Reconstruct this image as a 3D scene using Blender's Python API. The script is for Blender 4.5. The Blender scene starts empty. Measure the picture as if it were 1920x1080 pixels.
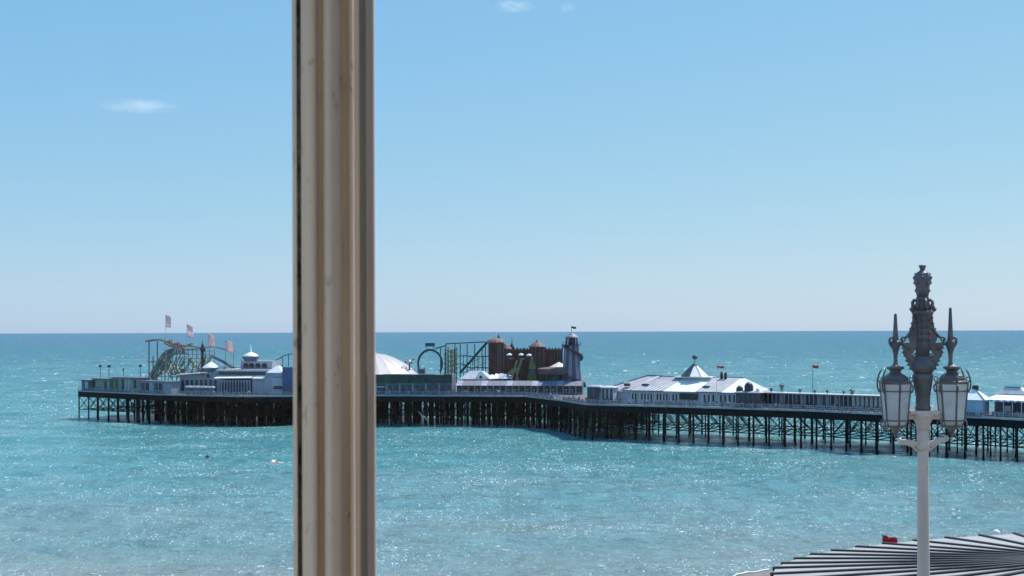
import bpy, bmesh, math, random
import numpy as np
from mathutils import Vector, Matrix

random.seed(7)
RNG = np.random.default_rng(7)
S = bpy.context.scene
COL = S.collection
R = math.radians

# ------------------------------------------------------------------ camera
CAM_H = 32.0          # eye height above the sea, metres
FPX = 2400.0          # focal length in pixels of the 1920 px wide photograph
ROLL = 0.003125
cam_d = bpy.data.cameras.new('camera')
cam = bpy.data.objects.new('camera', cam_d)
COL.objects.link(cam)
cam.location = (0, 0, CAM_H)
cam.rotation_euler = (math.pi / 2, ROLL, 0)
cam_d.sensor_width = 36.0
cam_d.lens = FPX / 1920 * 36
cam_d.shift_y = 81 / 1920
cam_d.clip_start = 0.05
cam_d.clip_end = 90000
cam_d.dof.use_dof = True
cam_d.dof.focus_distance = 380
cam_d.dof.aperture_fstop = 24
S.camera = cam

# ------------------------------------------------------------------ sky and sun
SUN_AZ, SUN_EL = R(50), R(57)
w = bpy.data.worlds.new('World')
S.world = w
w.use_nodes = True
nt = w.node_tree
bg = nt.nodes['Background']
sky = nt.nodes.new('ShaderNodeTexSky')
sky.sky_type = 'NISHITA'
sky.sun_disc = False
sky.sun_elevation = SUN_EL
sky.sun_rotation = SUN_AZ
sky.altitude = 0
sky.air_density = 1.0
sky.dust_density = 0.35
sky.ozone_density = 2.2
# the photograph's tone curve: the whole sky compressed and tinted alike
sp_ = nt.nodes.new('ShaderNodeSeparateColor'); cb_ = nt.nodes.new('ShaderNodeCombineColor')
nt.links.new(sky.outputs[0], sp_.inputs[0])
for ch, (ex, gain) in enumerate(((0.74, 0.69), (0.43, 1.60), (0.12, 3.60))):
    pw = nt.nodes.new('ShaderNodeMath'); pw.operation = 'POWER'; pw.inputs[1].default_value = ex
    ml = nt.nodes.new('ShaderNodeMath'); ml.operation = 'MULTIPLY'; ml.inputs[1].default_value = gain
    nt.links.new(sp_.outputs[ch], pw.inputs[0]); nt.links.new(pw.outputs[0], ml.inputs[0]); nt.links.new(ml.outputs[0], cb_.inputs[ch])
nt.links.new(cb_.outputs[0], bg.inputs[0])
bg.inputs[1].default_value = 0.15
sun_d = bpy.data.lights.new('sun', 'SUN')
sun_d.energy = 4.2
sun_d.angle = R(0.53)
sun_d.color = (1.0, 0.95, 0.87)
sun = bpy.data.objects.new('sun', sun_d)
COL.objects.link(sun)
to_sun = Vector((math.sin(SUN_AZ) * math.cos(SUN_EL), math.cos(SUN_AZ) * math.cos(SUN_EL), math.sin(SUN_EL)))
sun.rotation_euler = to_sun.to_track_quat('Z', 'Y').to_euler()
sun.location = (40, 40, 80)

S.view_settings.view_transform = 'Standard'
S.view_settings.look = 'None'
S.view_settings.gamma = 1
S.view_settings.exposure = 0.35
S.view_settings.use_curve_mapping = False
S.render.engine = 'CYCLES'
S.cycles.use_denoising = True
S.cycles.max_bounces = 8
S.cycles.diffuse_bounces = 5
S.cycles.glossy_bounces = 3
S.cycles.transparent_max_bounces = 12
S.cycles.volume_bounces = 3
S.cycles.sample_clamp_indirect = 6
S.cycles.caustics_reflective = False
S.cycles.caustics_refractive = False

# ------------------------------------------------------------------ measuring helpers
def W(x, y, Y):
    """point seen at photo position x, y that stands Y metres away"""
    dx, dy = x - 960, y - 621
    h = dx - dy * ROLL
    v = dy + dx * ROLL
    return Vector((h * Y / FPX, Y, CAM_H - v * Y / FPX))

def zpx(x, y, Y):
    return W(x, y, Y).z

# ------------------------------------------------------------------ materials
MATS = {}
def mat(name, color, rough=0.6, metal=0.0, var=0.12, scale=1.2, bump=0.0, spec=0.5, streak=False, color2=None, trans=0.0):
    if name in MATS:
        return MATS[name]
    m = bpy.data.materials.new(name)
    m.use_nodes = True
    n = m.node_tree
    b = n.nodes['Principled BSDF']
    b.inputs['Roughness'].default_value = rough
    b.inputs['Metallic'].default_value = metal
    b.inputs['Specular IOR Level'].default_value = spec
    tc = n.nodes.new('ShaderNodeTexCoord')
    mp = n.nodes.new('ShaderNodeMapping')
    n.links.new(tc.outputs['Object'], mp.inputs[0])
    if streak:
        mp.inputs['Scale'].default_value = (1, 1, 0.15)
    nz = n.nodes.new('ShaderNodeTexNoise')
    nz.inputs['Scale'].default_value = scale
    nz.inputs['Detail'].default_value = 6
    nz.inputs['Roughness'].default_value = 0.65
    n.links.new(mp.outputs[0], nz.inputs[0])
    rp = n.nodes.new('ShaderNodeValToRGB')
    lo = tuple(c * (1 - 2.2 * var) for c in color) if color2 is None else color2
    hi = tuple(min(1, c * (1 + var)) for c in color)
    rp.color_ramp.elements[0].position = 0.3
    rp.color_ramp.elements[1].position = 0.62
    rp.color_ramp.elements[0].color = (*[max(0, c) for c in lo], 1)
    rp.color_ramp.elements[1].color = (*hi, 1)
    n.links.new(nz.outputs[0], rp.inputs[0])
    n.links.new(rp.outputs[0], b.inputs['Base Color'])
    if bump:
        bp = n.nodes.new('ShaderNodeBump')
        bp.inputs['Strength'].default_value = bump
        bp.inputs['Distance'].default_value = 0.05
        n2 = n.nodes.new('ShaderNodeTexNoise')
        n2.inputs['Scale'].default_value = scale * 9
        n2.inputs['Detail'].default_value = 4
        n.links.new(mp.outputs[0], n2.inputs[0])
        n.links.new(n2.outputs[0], bp.inputs['Height'])
        n.links.new(bp.outputs[0], b.inputs['Normal'])
    if trans:
        tl = n.nodes.new('ShaderNodeBsdfTranslucent'); ms = n.nodes.new('ShaderNodeMixShader')
        ms.inputs[0].default_value = trans
        n.links.new(rp.outputs[0], tl.inputs[0]); n.links.new(b.outputs[0], ms.inputs[1]); n.links.new(tl.outputs[0], ms.inputs[2])
        n.links.new(ms.outputs[0], n.nodes['Material Output'].inputs[0])
    MATS[name] = m
    return m

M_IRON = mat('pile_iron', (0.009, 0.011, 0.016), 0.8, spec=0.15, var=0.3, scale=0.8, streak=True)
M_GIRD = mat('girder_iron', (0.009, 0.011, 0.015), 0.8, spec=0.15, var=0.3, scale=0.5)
M_DECK = mat('deck_timber', (0.15, 0.135, 0.125), 0.8, var=0.2, scale=0.8)
M_FASC = mat('fascia_paint', (0.36, 0.36, 0.39), 0.6, var=0.2, scale=0.6)
M_RAIL = mat('railing_paint', (0.4, 0.4, 0.44), 0.55, var=0.15, scale=0.6)
M_WALL = mat('lavender_wall', (0.36, 0.36, 0.43), 0.65, var=0.12, scale=0.3, streak=True)
M_WALL2 = mat('pale_wall', (0.46, 0.46, 0.52), 0.65, var=0.1, scale=0.3, streak=True)
M_WALLB = mat('blue_wall', (0.33, 0.42, 0.55), 0.6, var=0.08, scale=0.3)
M_WALLD = mat('slate_wall', (0.13, 0.14, 0.2), 0.7, var=0.15, scale=0.4)
M_ROOFG = mat('zinc_roof', (0.58, 0.57, 0.58), 0.5, var=0.12, scale=0.4)
M_ROOFW = mat('white_roof', (0.87, 0.87, 0.85), 0.45, var=0.04, scale=0.4)
M_ROOFL = mat('lead_ridge', (0.12, 0.12, 0.14), 0.6)
M_SEAM = mat('seam_zinc', (0.26, 0.26, 0.29), 0.5)
M_DOME = mat('dome_sheet', (0.56, 0.51, 0.5), 0.42, var=0.06, scale=0.15)
M_GREEN = mat('dark_green_board', (0.03, 0.05, 0.045), 0.6, var=0.25, scale=0.8)
M_LGREEN = mat('lamp_green', (0.03, 0.07, 0.06), 0.45)
M_BROWN = mat('brown_cladding', (0.12, 0.055, 0.045), 0.8, var=0.25, scale=0.7, streak=True)
M_BROWN2 = mat('brown_trim', (0.16, 0.1, 0.095), 0.75, var=0.2)
M_PINKR = mat('dusty_pink_roof', (0.19, 0.115, 0.105), 0.7, var=0.15)
M_DARK = mat('dark_glass', (0.02, 0.022, 0.03), 0.25)
M_DARKM = mat('dark_metal', (0.03, 0.033, 0.045), 0.5)
M_BLUET = mat('coaster_blue', (0.03, 0.06, 0.11), 0.45, var=0.15)
M_TEAL = mat('coaster_teal', (0.03, 0.09, 0.11), 0.5, var=0.15)
M_YEL = mat('ride_yellow', (0.24, 0.23, 0.1), 0.6, var=0.2)
M_YELG = mat('ride_lime', (0.15, 0.16, 0.045), 0.6, var=0.3)
M_SCAF = mat('scaffold_grey', (0.3, 0.3, 0.26), 0.6, var=0.2)
M_ORNG = mat('track_rust', (0.36, 0.2, 0.15), 0.6, var=0.2)
M_CREAM = mat('cream_canvas', (0.75, 0.6, 0.48), 0.7, var=0.1)
M_REDF = mat('red_cloth', (0.5, 0.015, 0.03), 0.7, var=0.1, trans=0.5)
M_PINKF = mat('pink_banner', (0.88, 0.68, 0.68), 0.7, var=0.1, scale=0.4, trans=0.7)
M_GREYF = mat('grey_banner', (0.75, 0.62, 0.64), 0.7, var=0.1, trans=0.65)
M_WHITE = mat('white_paint', (0.78, 0.78, 0.76), 0.5, var=0.06)
M_NAVYF = mat('navy_cloth', (0.02, 0.03, 0.09), 0.7)
M_STRIPE = mat('tower_stripe', (0.26, 0.25, 0.32), 0.6, var=0.1)
M_STRIPED = mat('tower_stripe_dark', (0.09, 0.08, 0.13), 0.6, var=0.1)
M_HALLT = mat('hall_window', (0.06, 0.065, 0.09), 0.3)
M_SIGNB = mat('sign_blue', (0.02, 0.07, 0.14), 0.5)

# ------------------------------------------------------------------ mesh builder
class MB:
    def __init__(s):
        s.v, s.f, s.mi = [], [], []
    def add(s, verts, faces, k=0):
        o = len(s.v)
        s.v.extend(tuple(p) for p in verts)
        s.f.extend(tuple(i + o for i in fc) for fc in faces)
        s.mi.extend([k] * len(faces))
        return s
    def box(s, x0, x1, y0, y1, z0, z1, k=0):
        v = [(x, y, z) for z in (z0, z1) for y in (y0, y1) for x in (x0, x1)]
        return s.add(v, [(0, 2, 3, 1), (4, 5, 7, 6), (0, 1, 5, 4), (2, 6, 7, 3), (0, 4, 6, 2), (1, 3, 7, 5)], k)
    def bar(s, p, q, w_, h_=None, k=0):
        p, q = Vector(p), Vector(q)
        h_ = h_ or w_
        d = (q - p).normalized()
        up = Vector((0, 0, 1)) if abs(d.z) < 0.95 else Vector((0, 1, 0))
        a = d.cross(up).normalized() * (w_ / 2)
        b = a.cross(d).normalized() * (h_ / 2)
        v = [c + sa * a + sb * b for c in (p, q) for sa, sb in ((-1, -1), (1, -1), (1, 1), (-1, 1))]
        return s.add(v, [(3, 2, 1, 0), (4, 5, 6, 7), (0, 1, 5, 4), (1, 2, 6, 5), (2, 3, 7, 6), (3, 0, 4, 7)], k)
    def path(s, pts, r, n=6, k=0, caps=True):
        pts = [Vector(p) for p in pts]
        rr = r if isinstance(r, (list, tuple)) else [r] * len(pts)
        v, prev = [], None
        for i, p in enumerate(pts):
            d = (pts[min(i + 1, len(pts) - 1)] - pts[max(i - 1, 0)]).normalized()
            if prev is None:
                up = Vector((0, 0, 1)) if abs(d.z) < 0.9 else Vector((1, 0, 0))
                a = d.cross(up).normalized()
            else:
                a = (prev - d * prev.dot(d)).normalized()
            prev = a
            b = d.cross(a)
            for j in range(n):
                t = 2 * math.pi * j / n
                v.append(p + (a * math.cos(t) + b * math.sin(t)) * rr[i])
        f = []
        for i in range(len(pts) - 1):
            for j in range(n):
                j2 = (j + 1) % n
                f.append((i * n + j, i * n + j2, (i + 1) * n + j2, (i + 1) * n + j))
        if caps:
            f.append(tuple(range(n - 1, -1, -1)))
            f.append(tuple(range((len(pts) - 1) * n, len(pts) * n)))
        return s.add(v, f, k)
    def tube(s, p, q, r0, r1=None, n=8, k=0):
        return s.path([p, q], [r0, r0 if r1 is None else r1], n, k)
    def lathe(s, prof, n=16, cx=0, cy=0, rot=0, k=0, sx=1, sy=1):
        v, f = [], []
        for r, z in prof:
            for j in range(n):
                t = 2 * math.pi * j / n + rot
                v.append((cx + r * math.cos(t) * sx, cy + r * math.sin(t) * sy, z))
        for i in range(len(prof) - 1):
            for j in range(n):
                j2 = (j + 1) % n
                f.append((i * n + j, i * n + j2, (i + 1) * n + j2, (i + 1) * n + j))
        f.append(tuple(range(n - 1, -1, -1)))
        f.append(tuple(range((len(prof) - 1) * n, len(prof) * n)))
        return s.add(v, f, k)
    def prism(s, poly, z0, z1, k=0):
        n = len(poly)
        v = [(x, y, z0) for x, y in poly] + [(x, y, z1) for x, y in poly]
        f = [tuple(range(n - 1, -1, -1)), tuple(range(n, 2 * n))]
        f += [(i, (i + 1) % n, n + (i + 1) % n, n + i) for i in range(n)]
        return s.add(v, f, k)
    def plate(s, poly, y0, y1, k=0):
        """outline in x, z extruded along y"""
        n = len(poly)
        v = [(x, y0, z) for x, z in poly] + [(x, y1, z) for x, z in poly]
        f = [tuple(range(n)), tuple(range(2 * n - 1, n - 1, -1))]
        f += [(i, n + i, n + (i + 1) % n, (i + 1) % n) for i in range(n)]
        return s.add(v, f, k)
    def slab(s, pts, th, k=0):
        """polygon in space given thickness downwards"""
        n = len(pts)
        v = [tuple(p) for p in pts] + [(p[0], p[1], p[2] - th) for p in pts]
        f = [tuple(range(n)), tuple(range(2 * n - 1, n - 1, -1))]
        f += [(i, n + i, n + (i + 1) % n, (i + 1) % n) for i in range(n)]
        return s.add(v, f, k)
    def mesh(s, name, mats, smooth=False):
        me = bpy.data.meshes.new(name)
        me.from_pydata(s.v, [], s.f)
        for m in (mats if isinstance(mats, (list, tuple)) else [mats]):
            me.materials.append(m)
        if any(s.mi):
            me.polygons.foreach_set('material_index', s.mi)
        if smooth:
            me.polygons.foreach_set('use_smooth', [True] * len(me.polygons))
        me.update()
        return me
    def build(s, name, mats, parent=None, smooth=False, loc=None):
        o = bpy.data.objects.new(name, s.mesh(name, mats, smooth))
        COL.objects.link(o)
        if parent is not None:
            o.parent = parent
        if loc is not None:
            o.location = loc
        return o

def fixn(o):
    bm = bmesh.new(); bm.from_mesh(o.data)
    bmesh.ops.recalc_face_normals(bm, faces=bm.faces)
    bm.to_mesh(o.data); bm.free()
    return o

def tag(o, label=None, cat=None, group=None, kind=None):
    if label: o['label'] = label
    if cat: o['category'] = cat
    if group: o['group'] = group
    if kind: o['kind'] = kind
    return o

def thing(name, label, cat, loc, rz=0, group=None):
    o = bpy.data.objects.new(name, None)
    o.empty_display_size = 0.3
    COL.objects.link(o)
    o.location = loc
    o.rotation_euler = (0, 0, rz)
    return tag(o, label, cat, group)

def copy_tree(o, parent=None):
    c = o.copy()
    COL.objects.link(c)
    c.parent = parent
    for ch in o.children:
        copy_tree(ch, c)
    return c

# ================================================================== SETTING
# ---------------------------------------------------------------- sea
def sea_material():
    m = bpy.data.materials.new('sea_water')
    m.use_nodes = True
    n = m.node_tree; L = n.links
    b = n.nodes['Principled BSDF']
    geo = n.nodes.new('ShaderNodeNewGeometry')
    sep = n.nodes.new('ShaderNodeSeparateXYZ')
    L.new(geo.outputs['Position'], sep.inputs[0])
    def math_(op, a, bb=None, c=None):
        q = n.nodes.new('ShaderNodeMath'); q.operation = op
        for i, val in enumerate((a, bb, c)):
            if val is None: continue
            if isinstance(val, (int, float)): q.inputs[i].default_value = val
            else: L.new(val, q.inputs[i])
        return q.outputs[0]
    def noise(scale_xyz, detail=4, rough=0.6, rotz=0.0, dist=0.0):
        mp = n.nodes.new('ShaderNodeMapping')
        mp.inputs['Scale'].default_value = scale_xyz
        mp.inputs['Rotation'].default_value = (0, 0, rotz)
        L.new(geo.outputs['Position'], mp.inputs[0])
        z = n.nodes.new('ShaderNodeTexNoise')
        z.inputs['Scale'].default_value = 1.0
        z.inputs['Detail'].default_value = detail
        z.inputs['Roughness'].default_value = rough
        z.inputs['Distortion'].default_value = dist
        L.new(mp.outputs[0], z.inputs[0])
        return z.outputs[0]
    # distance offshore, with a wandering boundary: sandy water near the beach, turquoise, then deeper blue
    wander = noise((0.012, 0.02, 0.0), 3, 0.5)
    off = math_('ADD', sep.outputs['Y'], math_('MULTIPLY', math_('SUBTRACT', wander, 0.5), 160.0))
    lg = math_('LOGARITHM', math_('MAXIMUM', off, 120.0), 10.0)
    mr = n.nodes.new('ShaderNodeMapRange')
    mr.inputs['From Min'].default_value = 2.18   # 150 m
    mr.inputs['From Max'].default_value = 3.9    # 8 km
    L.new(lg, mr.inputs['Value'])
    rp = n.nodes.new('ShaderNodeValToRGB')
    cr = rp.color_ramp
    cr.elements[0].position = 0.0; cr.elements[0].color = (0.225, 0.295, 0.29, 1)
    cr.elements[1].position = 1.0; cr.elements[1].color = (0.042, 0.142, 0.222, 1)
    for p, c in ((0.10, (0.135, 0.285, 0.305)), (0.19, (0.065, 0.265, 0.29)), (0.33, (0.042, 0.21, 0.232)), (0.6, (0.036, 0.155, 0.205))):
        e = cr.elements.new(p); e.color = (*c, 1)
    L.new(mr.outputs[0], rp.inputs[0])
    # patches
    pt = noise((0.05, 0.09, 0.0), 5, 0.6, 0.12)
    hs = n.nodes.new('ShaderNodeHueSaturation')
    L.new(rp.outputs[0], hs.inputs['Color'])
    mot = noise((0.22, 0.05, 0.0), 4, 0.65, 0.05)
    mot2 = noise((1.1, 0.3, 0.0), 3, 0.6, 0.05)
    vv = math_('ADD', math_('ADD', math_('MULTIPLY', pt, 0.4), 0.1), math_('ADD', math_('MULTIPLY', mot, 0.8), math_('MULTIPLY', mot2, 0.65)))
    L.new(vv, hs.inputs['Value'])
    # sun glints painted into the colour as white flecks, gathered in patches
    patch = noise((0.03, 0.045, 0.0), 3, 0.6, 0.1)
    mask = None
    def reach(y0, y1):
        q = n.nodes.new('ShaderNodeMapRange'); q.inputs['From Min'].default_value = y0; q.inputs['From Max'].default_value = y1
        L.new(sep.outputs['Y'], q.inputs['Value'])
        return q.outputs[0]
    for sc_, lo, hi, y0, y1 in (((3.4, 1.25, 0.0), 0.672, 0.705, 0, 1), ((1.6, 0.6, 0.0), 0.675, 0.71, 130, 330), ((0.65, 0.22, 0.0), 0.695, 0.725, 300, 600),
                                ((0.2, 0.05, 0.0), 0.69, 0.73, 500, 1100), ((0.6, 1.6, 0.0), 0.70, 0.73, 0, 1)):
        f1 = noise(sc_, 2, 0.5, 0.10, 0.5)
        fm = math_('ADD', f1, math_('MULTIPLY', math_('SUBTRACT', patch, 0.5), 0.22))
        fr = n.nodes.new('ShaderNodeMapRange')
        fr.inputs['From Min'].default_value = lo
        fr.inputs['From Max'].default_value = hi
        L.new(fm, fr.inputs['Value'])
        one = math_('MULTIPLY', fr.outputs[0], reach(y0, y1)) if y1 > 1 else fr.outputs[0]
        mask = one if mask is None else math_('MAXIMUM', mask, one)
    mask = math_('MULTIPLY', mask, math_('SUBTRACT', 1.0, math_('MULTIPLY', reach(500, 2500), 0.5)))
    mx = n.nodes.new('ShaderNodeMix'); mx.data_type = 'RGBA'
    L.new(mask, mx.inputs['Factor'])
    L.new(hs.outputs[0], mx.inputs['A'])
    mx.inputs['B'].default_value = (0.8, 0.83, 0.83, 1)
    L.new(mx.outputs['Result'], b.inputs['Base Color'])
    b.inputs['IOR'].default_value = 1.333
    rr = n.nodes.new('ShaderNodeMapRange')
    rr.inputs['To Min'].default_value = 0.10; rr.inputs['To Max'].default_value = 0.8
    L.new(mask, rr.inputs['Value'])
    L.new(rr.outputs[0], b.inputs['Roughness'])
    # ripples
    h1 = noise((0.9, 1.6, 0.5), 5, 0.62, 0.15, 0.3)
    h2 = noise((0.22, 0.5, 0.3), 3, 0.5, 0.1, 0.2)
    h3 = noise((2.6, 1.1, 2.0), 4, 0.65, -0.2)
    hh = math_('ADD', math_('ADD', math_('MULTIPLY', h1, 0.75), math_('MULTIPLY', h2, 1.6)), math_('MULTIPLY', h3, 0.5))
    bp = n.nodes.new('ShaderNodeBump')
    bp.inputs['Strength'].default_value = 1.0
    bp.inputs['Distance'].default_value = 0.75
    L.new(hh, bp.inputs['Height'])
    L.new(bp.outputs[0], b.inputs['Normal'])
    # far off, wave faces hide the level water between them, so less of the low sky is mirrored
    df = n.nodes.new('ShaderNodeBsdfDiffuse')
    L.new(mx.outputs['Result'], df.inputs['Color'])
    ff = n.nodes.new('ShaderNodeMapRange')
    ff.inputs['From Min'].default_value = 2.5; ff.inputs['From Max'].default_value = 3.25
    ff.inputs['To Max'].default_value = 0.72
    L.new(lg, ff.inputs['Value'])
    ms = n.nodes.new('ShaderNodeMixShader')
    L.new(ff.outputs[0], ms.inputs[0]); L.new(b.outputs[0], ms.inputs[1]); L.new(df.outputs[0], ms.inputs[2])
    L.new(ms.outputs[0], n.nodes['Material Output'].inputs[0])
    return m

def build_sea():
    nr, na = 760, 620
    r = np.concatenate([np.geomspace(112, 2600, nr - 24), np.geomspace(2700, 60000, 24)])
    a = np.concatenate([np.linspace(-75, -27, 14, endpoint=False), np.linspace(-27, 27, na - 28), np.linspace(27, 75, 15)[1:]])
    a = np.radians(a)
    rr, aa = np.meshgrid(r, a, indexing='ij')
    X, Y = rr * np.sin(aa), rr * np.cos(aa)
    Z = np.zeros_like(X)
    g = np.random.default_rng(3)
    for i in range(46):
        lam = 3.2 * (1.062 ** i) * g.uniform(0.9, 1.1)
        th = math.radians(-100 + g.normal(0, 22))
        k = 2 * math.pi / lam
        amp = 0.0150 * lam ** 0.45
        ph = k * (X * math.cos(th) + Y * math.sin(th)) + g.uniform(0, 6.28)
        # let a wave fade where the mesh is too coarse to carry it
        step = np.gradient(r)[:, None] * np.ones_like(X)
        fade = np.clip((lam / step - 2.2) / 2.5, 0, 1)
        Z += amp * fade * (np.sin(ph) + 0.25 * np.sin(2 * ph + 1.57))
    v = np.stack([X, Y, Z], -1).reshape(-1, 3).astype(np.float32)
    A = len(a); Rn = len(r)
    i, j = np.meshgrid(np.arange(Rn - 1), np.arange(A - 1), indexing='ij')
    q = np.stack([i * A + j, i * A + j + 1, (i + 1) * A + j + 1, (i + 1) * A + j], -1).reshape(-1, 4)[:, ::-1]
    me = bpy.data.meshes.new('sea')
    me.vertices.add(len(v)); me.vertices.foreach_set('co', v.ravel())
    me.loops.add(q.size); me.loops.foreach_set('vertex_index', q.ravel().astype(np.int32))
    me.polygons.add(len(q))
    me.polygons.foreach_set('loop_start', np.arange(0, q.size, 4, dtype=np.int32))
    me.polygons.foreach_set('loop_total', np.full(len(q), 4, dtype=np.int32))
    me.polygons.foreach_set('use_smooth', np.ones(len(q), dtype=bool))
    me.update(); me.validate()
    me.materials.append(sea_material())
    o = bpy.data.objects.new('sea', me)
    COL.objects.link(o)
    tag(o, 'choppy turquoise sea stretching out to the horizon', kind='structure')
build_sea()

# ---------------------------------------------------------------- land below the window
M_SHING = mat('beach_shingle', (0.2, 0.19, 0.175), 0.9, var=0.3, scale=2.5, bump=0.6)
M_PAVE = mat('paving', (0.32, 0.31, 0.29), 0.85, var=0.12, scale=0.8)
M_ROAD = mat('road_asphalt', (0.05, 0.05, 0.052), 0.9, var=0.2, scale=2)
M_CONC = mat('sea_wall_concrete', (0.36, 0.35, 0.33), 0.85, var=0.15, scale=0.5, streak=True)
M_FOAM = mat('surf_foam', (0.75, 0.77, 0.77), 0.8, var=0.1, scale=2, bump=0.3)

def shore(X):
    t = min(1, max(0, (X - 24) / 6.0))
    y = 154 + (167.3 - 154) * t * t * (3 - 2 * t)
    if X > 30: y = 167.3 + (X - 30) * 0.78 if X < 38 else 173.5 + (X - 38) * 0.45
    return min(y, 190)
xs = list(range(-320, 20, 12)) + [x * 1.0 for x in range(20, 46, 1)] + list(range(46, 330, 12))
m = MB(); v = []; f = []
for X in xs:
    ys = shore(X) + 0.25 * math.sin(X * 1.3) + 0.15 * math.sin(X * 3.1)
    for Yv, z in ((96.0, 6.0), (112, 5.0), (ys - 22, 2.3), (ys - 8, 1.2), (ys, 0.12), (ys + 14, -2.5)):
        v.append((X, Yv, z))
n6 = 6
for i in range(len(xs) - 1):
    for j in range(n6 - 1):
        f.append((i * n6 + j, i * n6 + j + 1, (i + 1) * n6 + j + 1, (i + 1) * n6 + j))
m.add(v, f)
tag(m.build('beach', M_SHING), 'shingle beach at the water edge', kind='structure')
m = MB(); v = []; f = []
xf = [20 + 0.25 * i for i in range(0, 120)]
for X in xf:
    ys = shore(X) + 0.25 * math.sin(X * 1.3) + 0.15 * math.sin(X * 3.1)
    wd = 0.1 + 0.3 * (math.sin(X * 2.3) + math.sin(X * 0.9 + 1)) * 0.5
    v += [(X, ys - 0.2, 0.24), (X, ys + 0.1, 0.28), (X, ys + 0.2 + wd, 0.24), (X, ys + 0.9 + wd, -0.2), (X, ys - 0.4, -0.2)]
for i in range(len(xf) - 1):
    for j in range(4):
        f.append((i * 5 + j, i * 5 + j + 1, (i + 1) * 5 + j + 1, (i + 1) * 5 + j))
m.add(v, f)
tag(m.build('surf_foam', M_FOAM), 'thin white line of surf foam along the shingle edge', kind='stuff')
tag(MB().box(-320, 320, 26.9, 96.5, -3, 12.0).build('promenade', M_PAVE), 'lower promenade terrace', kind='structure')
tag(MB().box(-320, 320, 20.5, 27.0, -3, 24.0).build('pavement', M_PAVE), 'upper pavement along the cliff road', kind='structure')
tag(MB().box(-320, 320, 1.3, 20.5, -3, 23.87).build('road', M_ROAD), 'cliff road below the window', kind='structure')

# ================================================================== PIER
ZD = 10.4
EDGE = [(146, 108.5), (300, 115.8), (450, 119.6), (720, 118.6), (900, 120), (985, 121), (1050, 128.5), (1100, 136.4),
        (1280, 141.5), (1400, 145.5), (1516, 149.2), (1650, 156), (1850, 163.5), (1920, 167.8), (2150, 177.5), (2500, 192)]
def edge_v(x):
    if x <= EDGE[0][0]: return EDGE[0][1]
    for (xa, va), (xb, vb) in zip(EDGE, EDGE[1:]):
        if x <= xb: return va + (vb - va) * (x - xa) / (xb - xa)
    return EDGE[-1][1]
def edge_Y(x): return (CAM_H - ZD) * FPX / edge_v(x)
def on_deck(x, b=0.0):
    """deck point in the column x of the photograph, b metres behind the near edge"""
    Y = edge_Y(x) + b
    v = (CAM_H - ZD) * FPX / Y
    return Vector(((x - 960 - (v - (x - 960) * ROLL) * ROLL) * Y / FPX, Y, ZD))

NEAR = [on_deck(x) for x, _ in EDGE]
AW = Vector((0.573, 0.819, 0))       # straight across the pier, away from the viewer
FAR = []
for (x, _), p in zip(EDGE, NEAR):
    if x >= 1100: FAR.append(p + AW * 32)
FARH = [Vector((52, 420, ZD)), Vector((20, 448, ZD)), Vector((-100, 530, ZD)), NEAR[0] + AW * 44]

pier = thing('pier', 'long iron pier on dark stilts with railings, running far out to sea', 'pier', NEAR[0])
PO = NEAR[0].copy()
def rel(p): return Vector(p) - PO
outline = [rel(p) for p in NEAR] + [rel(p) for p in reversed(FAR)] + [rel(p) for p in FARH]
poly = [(p.x, p.y) for p in outline]
MB().prism(poly, -0.45, -0.02).build('deck', M_DECK, pier)
# fascia board and edge girder, one length per straight run
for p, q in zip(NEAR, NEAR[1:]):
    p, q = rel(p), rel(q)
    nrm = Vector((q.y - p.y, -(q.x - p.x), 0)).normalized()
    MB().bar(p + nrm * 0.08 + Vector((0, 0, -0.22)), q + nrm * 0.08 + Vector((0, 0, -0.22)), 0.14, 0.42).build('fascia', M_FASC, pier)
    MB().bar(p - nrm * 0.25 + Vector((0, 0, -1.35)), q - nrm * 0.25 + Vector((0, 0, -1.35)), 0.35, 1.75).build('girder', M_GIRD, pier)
# more girders under the deck
m = MB()
for kk in (10, 20, 30):
    for p, q in zip(NEAR[7:], NEAR[8:]):
        m.bar(rel(p + AW * kk) + Vector((0, 0, -1.2)), rel(q + AW * kk) + Vector((0, 0, -1.2)), 0.35, 1.4)
for kk in (9, 18, 27, 36):
    for p, q in zip(NEAR[:6], NEAR[1:6]):
        m.bar(rel(p + AW * kk) + Vector((0, 0, -1.2)), rel(q + AW * kk) + Vector((0, 0, -1.2)), 0.35, 1.4)
tag(m.build('inner_girder', M_GIRD, pier), kind='stuff')

# stations along the near edge
def stations(step):
    out, carry = [], 0.0
    for i, (p, q) in enumerate(zip(NEAR, NEAR[1:])):
        L = (q - p).length
        t = carry
        while t < L:
            out.append((p + (q - p) * (t / L), EDGE[i][0] + (EDGE[i + 1][0] - EDGE[i][0]) * t / L, (q - p).normalized()))
            t += step
        carry = t - L
    return out
pile_me = None
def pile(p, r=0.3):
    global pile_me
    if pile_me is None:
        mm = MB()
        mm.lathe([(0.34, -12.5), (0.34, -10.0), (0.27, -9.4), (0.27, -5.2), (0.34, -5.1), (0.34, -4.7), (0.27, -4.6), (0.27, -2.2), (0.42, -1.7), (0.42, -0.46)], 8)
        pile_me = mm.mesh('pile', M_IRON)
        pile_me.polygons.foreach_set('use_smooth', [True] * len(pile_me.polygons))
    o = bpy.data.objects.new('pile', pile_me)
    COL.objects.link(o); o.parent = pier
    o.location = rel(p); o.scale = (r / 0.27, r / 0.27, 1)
ST = [q_ for q_ in stations(6.1) if q_[1] < 1050] + [q_ for q_ in stations(4.5) if q_[1] >= 1050]
inner = MB(); brac = MB()
npile = 0
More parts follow.
